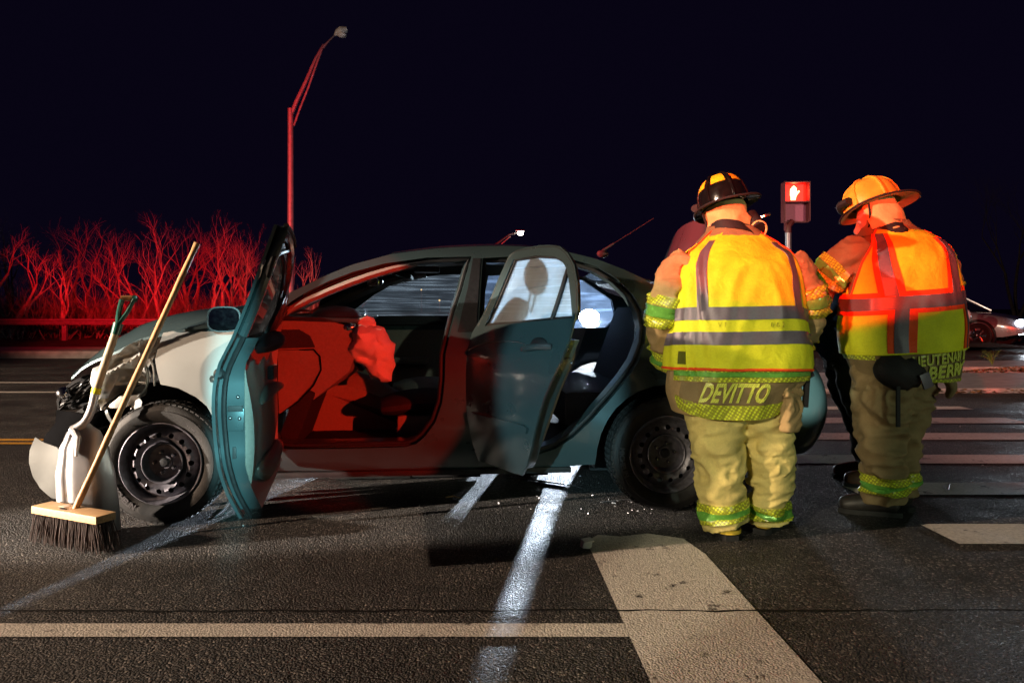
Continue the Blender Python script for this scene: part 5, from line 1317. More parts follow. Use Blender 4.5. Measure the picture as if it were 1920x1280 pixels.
def boot(parent, at_, yaw, m, stripe=None, L_=.30):
    Mz = Matrix.Translation(at_) @ Matrix.Rotation(yaw, 4, 'Z'); V = lambda x, y, z: Mz @ Vector((x, y, z))
    mb = MB()
    mb.tube([V(*p) for p in catmull([(0, -.085, .055), (0, -.06, .062), (0, .02, .066), (0, .10, .056), (0, .17, .044), (0, .205, .036)], 14)], [.02, .042, .05, .053, .054, .054, .053, .052, .052, .052, .050, .046, .036, .014], 16, True, 0, .92, None, (0, 0, 1))
    mb.tube([V(0, -.02, .05), V(0, -.015, .14), V(0, -.01, .26)], [.055, .056, .066], 16)
    o = remeshed(mb, 'boot', .008, m, parent, 2)
    b = MB()
    sp = [(-.03, -.095), (.03, -.095), (.045, -.06), (.04, 0), (.052, .10), (.045, .18), (.02, .212), (-.02, .212), (-.045, .18), (-.052, .10), (-.04, 0), (-.045, -.06)]
    solid(b, sp, [], lambda x, y: V(x, y, .026), lambda x, y: V(x, y, .001), .06); b.build('sole', M['tread'], o)
    if stripe:
        for z0, z1 in ((.03, .048), (.066, .084)):
            b = MB(); b.tube([V(0, -.035, z0), V(0, -.035, z1)], [.0605, .0605], 20); b.build('boot_stripe', stripe, o)
    return o

# ---------------------------------------------------------------- firefighter nearest the camera, black helmet
Y1 = 3.56; S1 = F/Y1; X1 = (1385-960)/S1
zz = lambda py: CH+(HZ-py)/S1
xx = lambda px: (px-1385)/S1
ff = empty('person', (X1, Y1, 0)); tag(ff, 'firefighter seen from behind in black helmet, lime vest and tan turnout gear lettered DEVITTO', 'person', 'people around the open trunk')
W1 = wrinkle(.018, 1.0, 8, 1.8)
rows1 = [(zz(772), xx(1362), .0, .245, .185), (zz(740), xx(1366), .0, .285, .20), (zz(705), xx(1379), .0, .315, .215), (zz(660), xx(1380), 0, .318, .22), (zz(610), xx(1380), .0, .298, .215), (zz(560), xx(1382), .015, .282, .215), (zz(510), xx(1384), .035, .268, .20), (zz(475), xx(1386), .06, .228, .165), (zz(450), xx(1386), .085, .155, .125), (zz(430), xx(1384), .10, .095, .095), (zz(415), xx(1382), .11, .075, .08)]
T1 = Torso(rows1, W1, 2.5)
AL1 = limb([(xx(1300), .05, zz(492)), (xx(1268), .03, zz(530)), (xx(1250), .03, zz(590)), (xx(1256), .08, zz(640)), (xx(1270), .17, zz(672)), (xx(1300), .27, zz(690))], [.092, .094, .086, .080, .072, .060], 6)
AR1 = limb([(xx(1478), .05, zz(490)), (xx(1502), .03, zz(525)), (xx(1520), .02, zz(575)), (xx(1516), .06, zz(620)), (xx(1508), .13, zz(648)), (xx(1490), .26, zz(665))], [.090, .092, .082, .074, .068, .058], 6)
WA1 = wrinkle(.034, 2.2, 7, 16)
mb = MB(); T1.loft(mb, zz(772), zz(430)); limb_tube(mb, AL1, WA1); limb_tube(mb, AR1, WA1)
coat = remeshed(mb, 'coat', .0085, M['coat'], ff, 1)
for L_, a, b_ in ((AL1, .30, .46), (AR1, .29, .46)): trim('sleeve_trim', L_, a, b_, WA1, coat)
for L_, a, b_ in ((AL1, .64, .78), (AR1, .66, .80)): trim('cuff_trim', L_, a, b_, WA1, coat)
# coat tail: lime hem, name panel and lettering
H = R(92)
patch(T1, -R(66), R(52), lambda t: zz(776)+.03*abs(t)**2.5, lambda t: zz(750)+.028*abs(t)**2.2, .010, 40, 4).build('hem_trim', M['lime'], coat, 50)
patch(T1, -R(70), R(80), zz(690), zz(681), .012, 40, 3).build('hem_trim', M['lime'], coat, 50)
patch(T1, -R(70), R(80), zz(699), zz(690.5), .0105, 40, 3).build('hem_trim', M['green_trim'], coat, 50)
patch(T1, -R(70), R(80), zz(708), zz(699.5), .012, 40, 3).build('hem_trim', M['lime'], coat, 50)
patch(T1, -R(58), R(36), zz(748), zz(710), .010, 30, 6).build('name_panel', M['coat2'], coat, 50)
link('name_lettering', text_on(T1, 'DEVITTO', .118, R(-5.5), zz(729), .014, .004, .0, 1.04, 0, .60), M['letter'], coat)
# side pocket with flap hanging open, hammer strap
b = MB(); 
mb = MB(); Rp = Matrix.Rotation(R(38), 4, 'Z') @ Matrix.Rotation(R(5), 4, 'Y')
mb.box((xx(1464), -.135, zz(762)), (.115, .055, .20), Rp, 0, .02); mb.box((xx(1463), -.145, zz(722)), (.135, .03, .085), Rp @ Matrix.Rotation(R(-12), 4, 'X'), 0, .01)
pk = remeshed(mb, 'pocket', .008, M['coat'], coat, 1)
for v_ in pk.data.vertices: v_.co += Vector((1, -1, 0)).normalized()*wrinkle(.012, 5, 9, 12)(v_.co)
b = MB(); b.box((xx(1496), -.10, zz(728)), (.022, .03, .15), Matrix.Rotation(R(4), 4, 'Y'), 0, .006); b.box((xx(1500), -.09, zz(700)), (.05, .04, .03), Matrix.Rotation(R(-30), 4, 'Y'), 0, .008); b.build('tool_strap', M['strap'], coat)
# hi-vis vest
vz0 = lambda t: zz(690)-.004+.016*math.cos(t*1.1)
vest = None
def vestpart(th0, th1, z0, z1, n, m_): return patch(T1, th0, th1, z0, z1, .020, n, m_, .006)
mbv = MB()
q = vestpart(-math.pi, math.pi, vz0, zz(570), 110, 22); mbv.add(q.v, q.f)
sh = lambda e: R(76)-R(6)*e
q = vestpart(lambda e: -R(86)+R(20)*e**.7, lambda e: R(86)-R(20)*e**.7, zz(570), zz(432), 60, 30); mbv.add(q.v, q.f)
q = vestpart(lambda e: R(94)+R(20)*e**.7, lambda e: R(168), zz(570), zz(440), 24, 24); mbv.add(q.v, q.f)
q = vestpart(lambda e: R(192), lambda e: R(266)-R(20)*e**.7, zz(570), zz(440), 24, 24); mbv.add(q.v, q.f)
vest = mbv.build('vest', M['vest'], ff, 60)
# tape: two bands round the body, two over the shoulders
arch = lambda t: .014*math.cos(t*1.6)-.012*math.cos(t*3+.5)*.5
patch(T1, -math.pi, math.pi, lambda t: zz(596)+arch(t)-.012, lambda t: zz(573)+arch(t)-.012, .0235, 110, 4).build('reflective_band', M['silver'], vest, 60)
patch(T1, -math.pi, math.pi, lambda t: zz(640)+arch(t)-.012, lambda t: zz(617)+arch(t)-.012, .0235, 110, 4).build('reflective_band', M['silver'], vest, 60)
patch(T1, lambda e: -R(46)-R(6)*e, lambda e: -R(33)-R(6)*e, zz(580), zz(452), .0235, 6, 26).build('shoulder_band', M['silver'], vest, 60)
patch(T1, lambda e: R(38)+R(5)*e, lambda e: R(53)+R(5)*e, zz(578), zz(455), .0235, 6, 26).build('shoulder_band', M['silver'], vest, 60)
for s in (-1, 1):
    b = MB(); b.tube([tuple(T1.pt(s*(R(86)-R(20)*e**.7), zz(570)+(zz(432)-zz(570))*e, .020)[0]) for e in [i/24 for i in range(25)]], .006, 8); b.build('armhole_piping', M['orange'], vest)
b = MB(); b.tube([tuple(T1.pt(t, vz0(t), .019)[0]) for t in [2*math.pi*i/90 for i in range(90)]], .0065, 8, closed=True); b.build('hem_piping', M['orange'], vest)
for s_, th_ in (('VF', -.33), ('662', .30)):
    link('pen_marks', text_on(T1, s_, .033, th_, zz(606.5), .0205, -.0011, 0, 1.5), M['pen'], vest)
patch(T1, -R(62), -R(52), zz(678), zz(655), .0225, 6, 5).build('patch', cloth('olive_patch', (.14, .15, .02)), vest, 60)
# trousers
LG1 = limb([(xx(1338), .0, zz(745)), (xx(1343), -.005, zz(800)), (xx(1345), -.01, zz(850)), (xx(1349), -.005, zz(900)), (xx(1353), .0, zz(945)), (xx(1358), 0, zz(972)), (xx(1361), 0, zz(983))], [.150, .120, .114, .108, .102, .098, .096], 7, 60)
RG1 = limb([(xx(1432), .0, zz(745)), (xx(1440), -.0, zz(800)), (xx(1446), .02, zz(850)), (xx(1450), .04, zz(900)), (xx(1449), .055, zz(945)), (xx(1446), .065, zz(970)), (xx(1446), .07, zz(981))], [.140, .112, .106, .100, .096, .094, .092], 7, 60)
WL = wrinkle(.046, 3.7, 5.5, 11)
mb = MB(); limb_tube(mb, LG1, WL, 40); limb_tube(mb, RG1, WL, 40); mb.tube([(xx(1385), 0, zz(690)), (xx(1385), 0, zz(775))], [.24, .22], 24, True, 0, .7, None, (0, 1, 0))
tro = remeshed(mb, 'trousers', .007, M['trouser'], ff, 1)
trim('leg_trim', LG1, .625, .81, WL, tro); trim('leg_trim', RG1, .665, .845, WL, tro)
boot(ff, Vector((xx(1362), .02, 0)), R(4), M['boot'], M['boot_y']); boot(ff, Vector((xx(1452), .10, 0)), R(-42), M['boot_y'], None)
# head in ear flaps, helmet tipped to the left
HM = Matrix.Translation((xx(1378), .115, zz(412))) @ Matrix.Rotation(R(8), 4, 'Z') @ Matrix.Rotation(R(-9), 4, 'Y') @ Matrix.Rotation(R(-14), 4, 'X')
head(ff, HM)
helmet(ff, HM @ Matrix.Translation((0, -.005, .075)), M['helmet_k'], M['helmet_k'], M['sticker'])
WH = wrinkle(.014, 8, 9, 9)
def flap(MT, parent, skew=0, z0=-.17, r0=.125):
    mb = MB(); vs = []
    V = lambda x, y, z: MT @ Vector((x, y, z))
    def fn(a, c):
        t = R(-205)+R(230)*a  # open at the face
        z = .078+(z0-.078)*c+skew*math.cos(t)*c*.8; k = 1+.12*c+.03*math.sin(t*3+c*4)*c
        p = V(.093*k*math.cos(t), .112*k*math.sin(t)-.012*c, z); p = p+Vector((0, 0, WH(p)*c)); n_ = MT.to_3x3() @ Vector((math.cos(t), math.sin(t), 0)); return p+n_*WH(p)*1.2, n_
    mb.grid(fn, 40, 14, 0, .006); o = mb.build('ear_flap', M['hood'], parent, 60)
    b = MB(); b.grid(lambda a, c: (lambda q: (q[0]+q[1]*.002, q[1]))(fn(a, .66+.355*c)), 40, 3, 0, .006); b.build('flap_hem', M['strap'], o, 60); return o
flap(HM, ff, -.06, -.085)
# standing collar
b = MB(); b.grid(lambda a, c: T1.pt(2*math.pi*a, zz(452)+.075*c, .014+.016*c), 40, 4, 0, .008); b.build('collar', M['coat2'], ff, 60)
# rolled gear at the right of the neck: lamp tube and glove
b = MB(); p = Vector((xx(1425), .02, zz(428))); b.tube([p, p+Vector((-.02, .06, .075))], [.036, .030], 16); lampt = b.build('shoulder_lamp', M['strap'], ff)
b = MB(); b.tube([p+Vector((0, -.003, -.002))+Vector((.036*math.cos(a), -.01*math.sin(a), .036*math.sin(a))) for a in [2*math.pi*i/20 for i in range(20)]], .006, 8, closed=True); b.build('lamp_rim', M['hood'], lampt)
b = MB(); b.tube(catmull([p+Vector((.01, 0, .055)), p+Vector((.03, -.01, .062)), p+Vector((.05, -.01, .07))], 6), .008, 6); b.build('lamp_clip', M['chrome'], lampt)
hand(ff, (xx(1308), .30, zz(692)), (.35, .85, -.25), (-.6, .2, .8), -1); hand(ff, (xx(1482), .29, zz(667)), (-.35, .85, -.25), (.6, .2, .8), 1)

# ---------------------------------------------------------------- second firefighter, yellow helmet, turned to the left
Y2 = 3.92; S2 = F/Y2; X2 = (1690-960)/S2
zy = lambda py: CH+(HZ-py)/S2
xy = lambda px: (px-1690)/S2
f2_ = empty('person', (X2, Y2, 0)); tag(f2_, 'firefighter in yellow helmet and orange striped vest lettered LIEUTENANT BERRY, looking left', 'person', 'people around the open trunk')
W2 = wrinkle(.018, 4.0, 8, 1.8)
rows2 = [(zy(712), xy(1700), .02, .235, .18), (zy(690), xy(1697), .02, .262, .195), (zy(655), xy(1692), .02, .285, .205), (zy(600), xy(1690), .01, .285, .205), (zy(550), xy(1690), .01, .265, .20), (zy(500), xy(1690), .02, .250, .195), (zy(462), xy(1692), .04, .215, .165), (zy(440), xy(1685), .06, .16, .13), (zy(422), xy(1676), .07, .095, .09), (zy(405), xy(1668), .075, .075, .075)]
T2 = Torso(rows2, W2, 2.4)
TW = R(17)     # his spine shows to the right of the middle
AL2 = limb([(xy(1625), .02, zy(462)), (xy(1592), .03, zy(490)), (xy(1562), .06, zy(520)), (xy(1550), .12, zy(548)), (xy(1540), .22, zy(560)), (xy(1520), .36, zy(575))], [.090, .093, .085, .077, .070, .058], 6)
AR2 = limb([(xy(1760), .04, zy(470)), (xy(1776), .05, zy(510)), (xy(1778), .05, zy(550)), (xy(1768), .12, zy(590)), (xy(1740), .24, zy(610)), (xy(1700), .34, zy(618))], [.086, .088, .080, .074, .066, .058], 6)
WA2 = wrinkle(.034, 6.2, 7, 16)
mb = MB(); T2.loft(mb, zy(712), zy(425)); limb_tube(mb, AL2, WA2); limb_tube(mb, AR2, WA2)
coat2 = remeshed(mb, 'coat', .0085, M['coat2'], f2_, 1)
trim('sleeve_trim', AL2, .27, .44, WA2, coat2); trim('sleeve_trim', AR2, .30, .46, WA2, coat2); trim('cuff_trim', AL2, .80, .92, WA2, coat2); trim('cuff_trim', AR2, .78, .9, WA2, coat2)
patch(T2, -R(80), R(95), zy(710), zy(652), .010, 40, 6).build('name_panel', M['coat2'], coat2, 50)
patch(T2, -R(80), R(95), lambda t: zy(711), lambda t: zy(705), .013, 40, 2).build('hem_trim', M['lime'], coat2, 50)
patch(T2, -R(95), -R(44), zy(672), zy(655), .012, 16, 3).build('hem_trim', M['lime'], coat2, 50)
link('name_lettering', text_on(T2, 'LIEUTENANT', .072, R(17), zy(668), .016, .002, .13, 1.06, 0, .70), M['letter'], coat2)
link('name_lettering', text_on(T2, 'BERRY', .088, R(25), zy(690), .016, .003, .13, 1.1, 0, .82), M['letter'], coat2)
mbv = MB()
vz2 = lambda t: zy(655)+.02*math.sin(t)-.02*math.cos(t)*.3
def vp2(a, b_, z0, z1, n, m_): q = patch(T2, a, b_, z0, z1, .020, n, m_, .006); mbv.add(q.v, q.f)
vp2(-math.pi, math.pi, vz2, zy(556), 110, 20)
vp2(lambda e: -R(80)+R(30)*e**.8, lambda e: R(92)-R(26)*e**.8, zy(556), zy(432), 60, 30)
vp2(lambda e: R(102)+R(20)*e, lambda e: R(170), zy(556), zy(440), 20, 20); vp2(lambda e: R(190), lambda e: R(272)-R(20)*e, zy(556), zy(440), 20, 20)
vest2 = mbv.build('vest', M['vest'], f2_, 60)
def band2(a0, a1, z0, z1, o, m_, nm, n=8, k=26): patch(T2, a0, a1, z0, z1, .0235+o, n, k).build(nm, M[m_], vest2, 60)
for th, wd, z0, z1 in ((-R(27), R(10.5), zy(556), zy(440)), (R(36), R(9.5), zy(556), zy(448)), (-R(17), R(9.5), None, zy(556)), (R(56), R(8), None, zy(556))):
    lo = (lambda t: vz2(t)+.004) if z0 is None else z0
    dr = .0 if z0 is None else R(-16)*(1 if th < 0 else -.35)
    band2(lambda e, th=th, wd=wd, dr=dr: th-wd*1.35+dr*e, lambda e, th=th, wd=wd, dr=dr: th+wd*1.35+dr*e, lo, z1, 0, 'orange', 'orange_band')
    band2(lambda e, th=th, wd=wd, dr=dr: th-wd*.68+dr*e, lambda e, th=th, wd=wd, dr=dr: th+wd*.68+dr*e, lo, z1, .003, 'silver', 'reflective_band')
tl2 = lambda t: .025*math.sin(t-.2)
band2(-math.pi, math.pi, lambda t: zy(583)+tl2(t), lambda t: zy(543)+tl2(t), .0015, 'orange', 'orange_band', 110, 4)
band2(-math.pi, math.pi, lambda t: zy(575)+tl2(t), lambda t: zy(552)+tl2(t), .0045, 'silver', 'reflective_band', 110, 4)
b = MB(); b.tube([tuple(T2.pt(t, vz2(t), .019)[0]) for t in [2*math.pi*i/90 for i in range(90)]], .005, 8, closed=True); b.build('hem_piping', M['vest'], vest2)
for s in (-1, 1):
    b = MB(); b.tube([tuple(T2.pt((-R(80)+R(30)*e**.8) if s < 0 else (R(92)-R(26)*e**.8), zy(556)+(zy(432)-zy(556))*e, .020)[0]) for e in [i/24 for i in range(25)]], .006, 8); b.build('armhole_piping', M['orange'], vest2)
# radio pouch with a reflective flash, glove and straps at the left hip
b = MB(); b.ball((xy(1655), -.17, zy(692)), (.135, .07, .085), 20, 12, Matrix.Rotation(R(8), 4, 'Y'), 0, wrinkle(.02, 9, 6, 6)); pouch = b.build('hip_pouch', M['strap'], f2_)
b = MB(); b.box((xy(1690), -.235, zy(705)), (.055, .012, .075), Matrix.Rotation(R(-20), 4, 'Y') @ Matrix.Rotation(R(10), 4, 'Z'), 0, .004); b.build('reflective_flash', M['silver'], pouch)
b = MB(); b.box((xy(1645), -.21, zy(752)), (.020, .012, .20), None, 0, .003); b.build('hanging_strap', M['strap'], pouch)
mb = MB(); mb.tube(catmull([(xy(1752), -.10, zy(700)), (xy(1762), -.11, zy(720)), (xy(1756), -.10, zy(742))], 8), [.03, .04, .045, .045, .04, .035, .03, .02], 12, True, 0, .6, wrinkle(.01, 3, 9, 9)); remeshed(mb, 'pocket', .008, M['coat2'], coat2, 1)
LG2 = limb([(xy(1655), .0, zy(690)), (xy(1650), -.01, zy(740)), (xy(1648), -.02, zy(790)), (xy(1652), -.02, zy(840)), (xy(1655), -.01, zy(890)), (xy(1657), 0, zy(925)), (xy(1658), 0, zy(942))], [.155, .138, .128, .118, .105, .098, .095], 7, 60)
RG2 = limb([(xy(1715), .04, zy(690)), (xy(1712), .05, zy(740)), (xy(1707), .07, zy(790)), (xy(1706), .09, zy(840)), (xy(1706), .10, zy(890)), (xy(1706), .11, zy(922)), (xy(1706), .11, zy(938))], [.148, .130, .118, .105, .092, .084, .080], 7, 60)
WL2 = wrinkle(.046, 5.9, 5.5, 11)
mb = MB(); limb_tube(mb, LG2, WL2, 40); limb_tube(mb, RG2, WL2, 40); mb.tube([(xy(1685), .02, zy(650)), (xy(1685), .02, zy(725))], [.22, .2], 24, True, 0, .7, None, (0, 1, 0))
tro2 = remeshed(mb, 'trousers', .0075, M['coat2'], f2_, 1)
trim('leg_trim', LG2, .65, .80, WL2, tro2); trim('leg_trim', RG2, .65, .80, WL2, tro2)
boot(f2_, Vector((xy(1655), .01, 0)), R(70), M['boot'], None); boot(f2_, Vector((xy(1704), .14, 0)), R(30), M['boot'], None)
HM2 = Matrix.Translation((xy(1658), .07, zy(410))) @ Matrix.Rotation(R(64), 4, 'Z') @ Matrix.Rotation(R(-20), 4, 'X') @ Matrix.Rotation(R(13), 4, 'Y')
head(f2_, HM2)
helmet(f2_, HM2 @ Matrix.Translation((0, -.008, .072)), M['helmet_y'], M['helmet_in'], None)
flap(HM2, f2_, .0, -.14)
b = MB(); b.grid(lambda a, c: T2.pt(2*math.pi*a, zy(442)+.085*c, .014+.014*c), 40, 4, 0, .008); b.build('collar', M['coat2'], f2_, 60)
hand(f2_, (xy(1514), .385, zy(577)), (-.3, .9, -.2), (0, .2, 1), 1); hand(f2_, (xy(1690), .365, zy(619)), (-.6, .75, -.1), (.3, .2, .9), -1)

# ---------------------------------------------------------------- third person bending into the trunk, navy jacket
Y3 = 4.62; S3 = F/Y3; X3 = (1590-960)/S3
zt = lambda py: CH+(HZ-py)/S3
xt = lambda px: (px-1590)/S3
p3 = empty('person', (X3, Y3, 0)); tag(p3, 'person in navy jacket and dark trousers bending into the trunk between the two firefighters', 'person', 'people around the open trunk')
W3 = wrinkle(.03, 7.0, 5, 7)
sp = limb([(xt(1610), .02, .80), (xt(1585), .02, .92), (xt(1545), .0, 1.06), (xt(1495), -.02, 1.15), (xt(1450), -.03, 1.18)], [.19, .195, .20, .19, .12], 5)
mb = MB(); limb_tube(mb, sp, W3, 28)
limb_tube(mb, limb([(xt(1470), -.17, 1.13), (xt(1440), -.20, 1.0), (xt(1400), -.16, .92), (xt(1370), -.10, .88)], [.085, .075, .065, .05], 4), W3); limb_tube(mb, limb([(xt(1470), .17, 1.13), (xt(1440), .2, 1.0), (xt(1400), .16, .92), (xt(1370), .10, .88)], [.085, .075, .065, .05], 4), W3)
remeshed(mb, 'jacket', .011, M['navy'], p3, 1)
WL3 = wrinkle(.03, 9.1, 5, 9)
mb = MB()
for dy, dx_ in ((-.10, 0), (.12, .03)):
    limb_tube(mb, limb([(xt(1592)+dx_, dy, .86), (xt(1600)+dx_, dy, .62), (xt(1622)+dx_, dy, .38), (xt(1640)+dx_, dy, .09)], [.165, .13, .10, .08], 4), WL3)
mb.tube([(xt(1600), 0, .72), (xt(1592), 0, .93)], [.19, .19], 20, True, 0, .85, None, (1, 0, 0))
remeshed(mb, 'trousers', .011, M['dark_trouser'], p3, 1)
boot(p3, Vector((xt(1636), -.10, 0)), R(80), M['boot_brown']); boot(p3, Vector((xt(1646), .14, 0)), R(85), M['boot_brown'])
HM3 = Matrix.Translation((xt(1425), -.03, 1.19)) @ Matrix.Rotation(R(90), 4, 'Z') @ Matrix.Rotation(R(-50), 4, 'X')
head(p3, HM3)
for s in (-1, 1): hand(p3, (xt(1362), s*.09, .87), (-.9, 0, -.3), (-.2, 0, 1), s, 'hand', M['skin'])
# ================================================================== tools and debris
M['wood_pale'] = mat('broom_block_wood', (.62, .38, .19), .5, 0, .4, 4, .18, .06, 200, stretch=(3, 30, 30))
M['handle'] = mat('worn_handle_wood', (.50, .26, .11), .42, 0, .5, 3, .3, .05, 200, stretch=(25, 25, 2))
M['handle_grey'] = mat('weathered_handle_wood', (.36, .30, .20), .5, 0, .5, 3, .25, .05, 200, stretch=(25, 25, 2))
M['bristle'] = mat('brown_bristle', (.055, .034, .028), .55, 0, .4, 60, .5)
M['alu'] = mat('scuffed_aluminium', (.46, .45, .46), .42, .75, .5, 7, .14, .05, 40)
M['green_plastic'] = mat('dark_green_plastic', (.006, .07, .05), .3, 0, .5, 30, .2); M['yellow_tape'] = mat('yellow_tape', (.80, .78, .03), .5, 0, .4, 30, .1)
# push broom: block lies a little askew, stands on its bristles
A = Vector((-2.215, 3.47, 0)); B = Vector((-1.815, 3.285, 0)); ex = (B-A).normalized(); ey = Vector((-ex.y, ex.x, 0)); wl_ = (B-A).length
br = empty('push_broom', (A+B)/2+ey*.05); tag(br, 'push broom with pale wooden block and brown bristles leaning on the crushed fender', 'broom')
O = (A+B)/2+ey*.05
MBx = Matrix(((ex.x, ey.x, 0, 0), (ex.y, ey.y, 0, 0), (0, 0, 1, 0), (0, 0, 0, 1)))
b = MB(); b.box((0, 0, .152), (wl_, .098, .034), MBx, 0, .004); blk = b.build('block', M['wood_pale'], br, 40)
b = MB(); b.box(MBx @ Vector((-.075, .01, .1702)), (.045, .03, .0012), MBx); b.build('paper_label', mat('paper_label', (.75, .62, .5), .6, 0, .3, 60, .15), blk)
b = MB(); b.tube([MBx @ Vector((-.035+.02*math.cos(t), -.022+.006*math.sin(t), .1694)) for t in [2*math.pi*i/12 for i in range(12)]], .004, 6, closed=True); b.ball(MBx @ Vector((-.035, -.022, .1686)), (.02, .006, .002), 10, 6, MBx); b.build('spare_socket', M['rubber'], blk)
rg = random.Random(12); bb = MB()
nx, ny = 62, 10
for i in range(nx):
    for j in range(ny):
        edge_ = i in (0, nx-1) or j in (0, ny-1)
        if not edge_ and rg.random() < .35: continue
        x = (i/(nx-1)-.5)*(wl_-.02)+rg.gauss(0, .002); y = (j/(ny-1)-.5)*.084+rg.gauss(0, .002)
        p0 = MBx @ Vector((x, y, .137)); fl_ = 1.07+.05*rg.random(); p2 = MBx @ Vector((x*fl_+rg.gauss(0, .006)+.018*(x > .17), y*1.25+rg.gauss(0, .006), .002+abs(rg.gauss(0, .006)))); p1 = p0.lerp(p2, .5)+MBx @ Vector((rg.gauss(0, .003), rg.gauss(0, .003), 0))
        bb.tube([p0, p1, p2], [.0022, .0021, .0014], 4, False)
tag(bb.build('bristles', M['bristle'], br), kind='stuff')
h0 = O+MBx @ Vector((.0, .012, .165)); h1 = at(371, 453, 3.84)
b = MB(); d = (h1-h0)
b.tube([h0-O-d.normalized()*.01+d*(i/24)+Vector((0, 0, 0)) for i in range(25)], [.0145+.001*math.sin(i*1.3)+(.0015 if i == 24 else 0) for i in range(25)], 14); b.build('handle', M['handle'], br)
# scoop shovel with D grip
sb = Vector((-2.02, 3.60, 0)); sh_ = empty('shovel', sb); tag(sh_, 'aluminium scoop shovel with green D grip leaning on the grille', 'shovel')
def blade(a, c):
    # a across, c from the tip up to the shoulder
    wdt = [(0, .130), (.25, .136), (.5, .132), (.75, .112), (.9, .080), (1, .022)]
    for i in range(len(wdt)-1):
        if wdt[i][0] <= c <= wdt[i+1][0]: f = (c-wdt[i][0])/(wdt[i+1][0]-wdt[i][0]); hw = wdt[i][1]+(wdt[i+1][1]-wdt[i][1])*(f*f*(3-2*f)); break
    s = 2*a-1; z = .52*c; x = s*hw
    y = .035+.03*c-.055*(1-abs(s)**3)*min(1, (1-c)*4+.2)-.03*math.sin(c*math.pi)+.018*math.exp(-((s+.55)/.13)**2)*min(1, c*3)*(1-c*.3)
    rz_ = Matrix.Rotation(R(12), 3, 'Z')
    return rz_ @ Vector((x-.045*c, y, z+.004)), Vector((0, -1, 0))
b = MB(); b.grid(blade, 28, 26, 0, .004); b.build('blade', M['alu'], sh_, 60)
P_ = lambda px, py, Y: at(px, py, Y)-sb
sk = catmull([P_(136, 806, 3.62), P_(158, 792, 3.63), P_(171, 768, 3.65), P_(179, 735, 3.67)], 12)
b = MB(); b.tube(sk, [.022, .021]+[.020]*10, 12); b.tube([blade(.45, .72)[0]-Vector((0, .012, 0)), blade(.47, .88)[0]-Vector((0, .014, 0)), P_(137, 804, 3.62)], [.006, .014, .021], 10); b.build('socket', M['alu'], sh_)
b = MB(); b.tube([P_(179, 738, 3.668), P_(182, 727, 3.672)], [.0222, .0222], 14); b.build('yellow_band', M['yellow_tape'], sh_)
b = MB(); b.tube([P_(181, 728, 3.672), P_(200, 672, 3.70), P_(216, 625, 3.725)], [.0195, .0195, .0185], 12); b.build('handle', M['handle_grey'], sh_)
g0 = P_(216, 627, 3.725); g1 = P_(222, 606, 3.735)
b = MB(); b.tube([g0, g1], [.021, .024], 12)
gl, gr_ = P_(229, 560, 3.745), P_(251, 560, 3.765)
for s_, e_ in ((-.5, gl), (.5, gr_)): b.tube(catmull([g1, g1.lerp(e_, .45)+Vector((.012*s_, 0, -.004)), e_+Vector((0, 0, -.004))], 8), [.017, .017, .017, .016, .016, .016, .016, .018], 10, True, 0, .7)
b.cyl(gr_-Vector((.012, 0, 0)), gr_+Vector((.012, .004, 0)), .017, None, 12); b.build('grip_frame', M['green_plastic'], sh_)
b = MB(); b.tube([P_(226, 559, 3.742), P_(248, 559, 3.762)], [.0135, .0135], 12); b.build('grip', M['handle'], sh_)

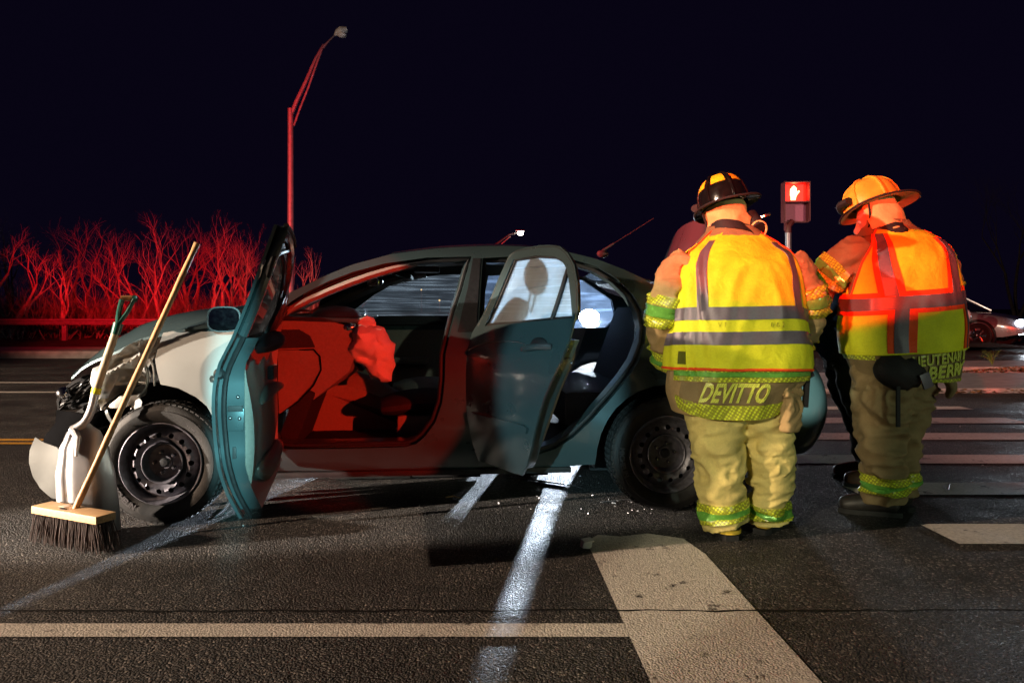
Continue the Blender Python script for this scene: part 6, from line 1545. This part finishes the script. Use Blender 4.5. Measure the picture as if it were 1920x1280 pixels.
# wreckage on the road
M['white_plastic'] = mat('white_plastic_chip', (.72, .72, .70), .4, 0, .5, 40, .1)
def g_at(px, py, z=0): Y = F*(CH-z)/(py-HZ); return Vector(((px-960)*Y/F, Y, z))
def debris(name, label, pts, r, m, flat=.35, group=None, cat='debris'):
    mb = MB(); o0 = g_at(*pts[0]); P = [g_at(*p)-o0+Vector((0, 0, (p[2] if len(p) > 2 else 0)+r*flat+.002)) for p in [(q[0], q[1]) for q in pts]]
    mb.tube(P, [r*.8]+[r]*(len(P)-2)+[r*.5] if len(P) > 2 else r, 6, True, 0, flat, None, (0, 0, 1)); o = mb.build(name, m, None, 25); o.location = o0; return tag(o, label, cat, group)
cp = g_at(1099, 1027); mb = MB(); mb.box((0, 0, .018), (.045, .03, .034), Matrix.Rotation(.4, 4, 'Z') @ Matrix.Rotation(.2, 4, 'Y'), 0, .004); mb.box((.006, -.004, .037), (.05, .034, .006), Matrix.Rotation(.5, 4, 'Z') @ Matrix.Rotation(.25, 4, 'X'), 0, .002); o = mb.build('plastic_chip', M['white_plastic']); o.location = cp; tag(o, 'small white plastic chip on the road in front of the rear door', 'debris')
debris('trim_strip', 'long black trim strip lying on the lit road under the rear door', [(945, 896), (1000, 901), (1050, 908), (1091, 915)], .014, M['black_plastic'])
debris('trim_strip', 'thin grey strip beside the rear tyre at the edge of the light', [(1126, 942), (1165, 938), (1200, 936)], .007, M['galv'])
debris('trim_strip', 'curved pale wire on the road behind the front wheel', [(405, 968), (418, 958), (428, 945), (434, 932)], .007, M['galv'])
debris('twig', 'small broken twig on the road left of the white light streak', [(835, 934), (850, 932), (866, 936)], .006, M['handle'], .8)
debris('glass_sliver', 'bent shiny sliver of trim on the crosswalk right of the second firefighter', [(1768, 912), (1778, 920), (1781, 909)], .006, M['chrome'], .6)
rk = random.Random(42)
gm = []
for k in range(6):
    mb = MB(); n_ = rk.choice((4, 5, 6)); q = [(math.cos(2*math.pi*i/n_+rk.uniform(-.3, .3))*rk.uniform(.6, 1), math.sin(2*math.pi*i/n_)*rk.uniform(.5, 1)) for i in range(n_)]
    mb.add([(x*.016, y*.012, .001) for x, y in q]+[(x*.014, y*.010, .006+.008*rk.random()) for x, y in q], [tuple(range(n_))[::-1], tuple(range(n_, 2*n_))]+[(i, (i+1) % n_, (i+1) % n_+n_, i+n_) for i in range(n_)]); gm.append(mb)
# crumbs of broken glass: swept about too finely to count
gl_ = MB()
for i in range(90):
    if i < 40: px = rk.uniform(1140, 1320); py = 948+rk.gauss(0, 9)-.01*(px-1140)
    elif i < 62: px = rk.uniform(930, 1130); py = rk.uniform(884, 965)
    elif i < 74: px = rk.uniform(240, 470); py = rk.uniform(955, 1000)
    else: px = rk.uniform(1560, 1900); py = rk.uniform(790, 940)
    g = gm[i % 6]; p = g_at(px, py); Mr = Matrix.Translation(p) @ Matrix.Rotation(rk.uniform(0, 6), 4, 'Z') @ Matrix.Scale(rk.uniform(.2, .7), 4)
    gl_.add([Mr @ Vector(v) for v in g.v], g.f)
tag(gl_.build('broken_glass', M['galv'], None, None), kind='stuff')
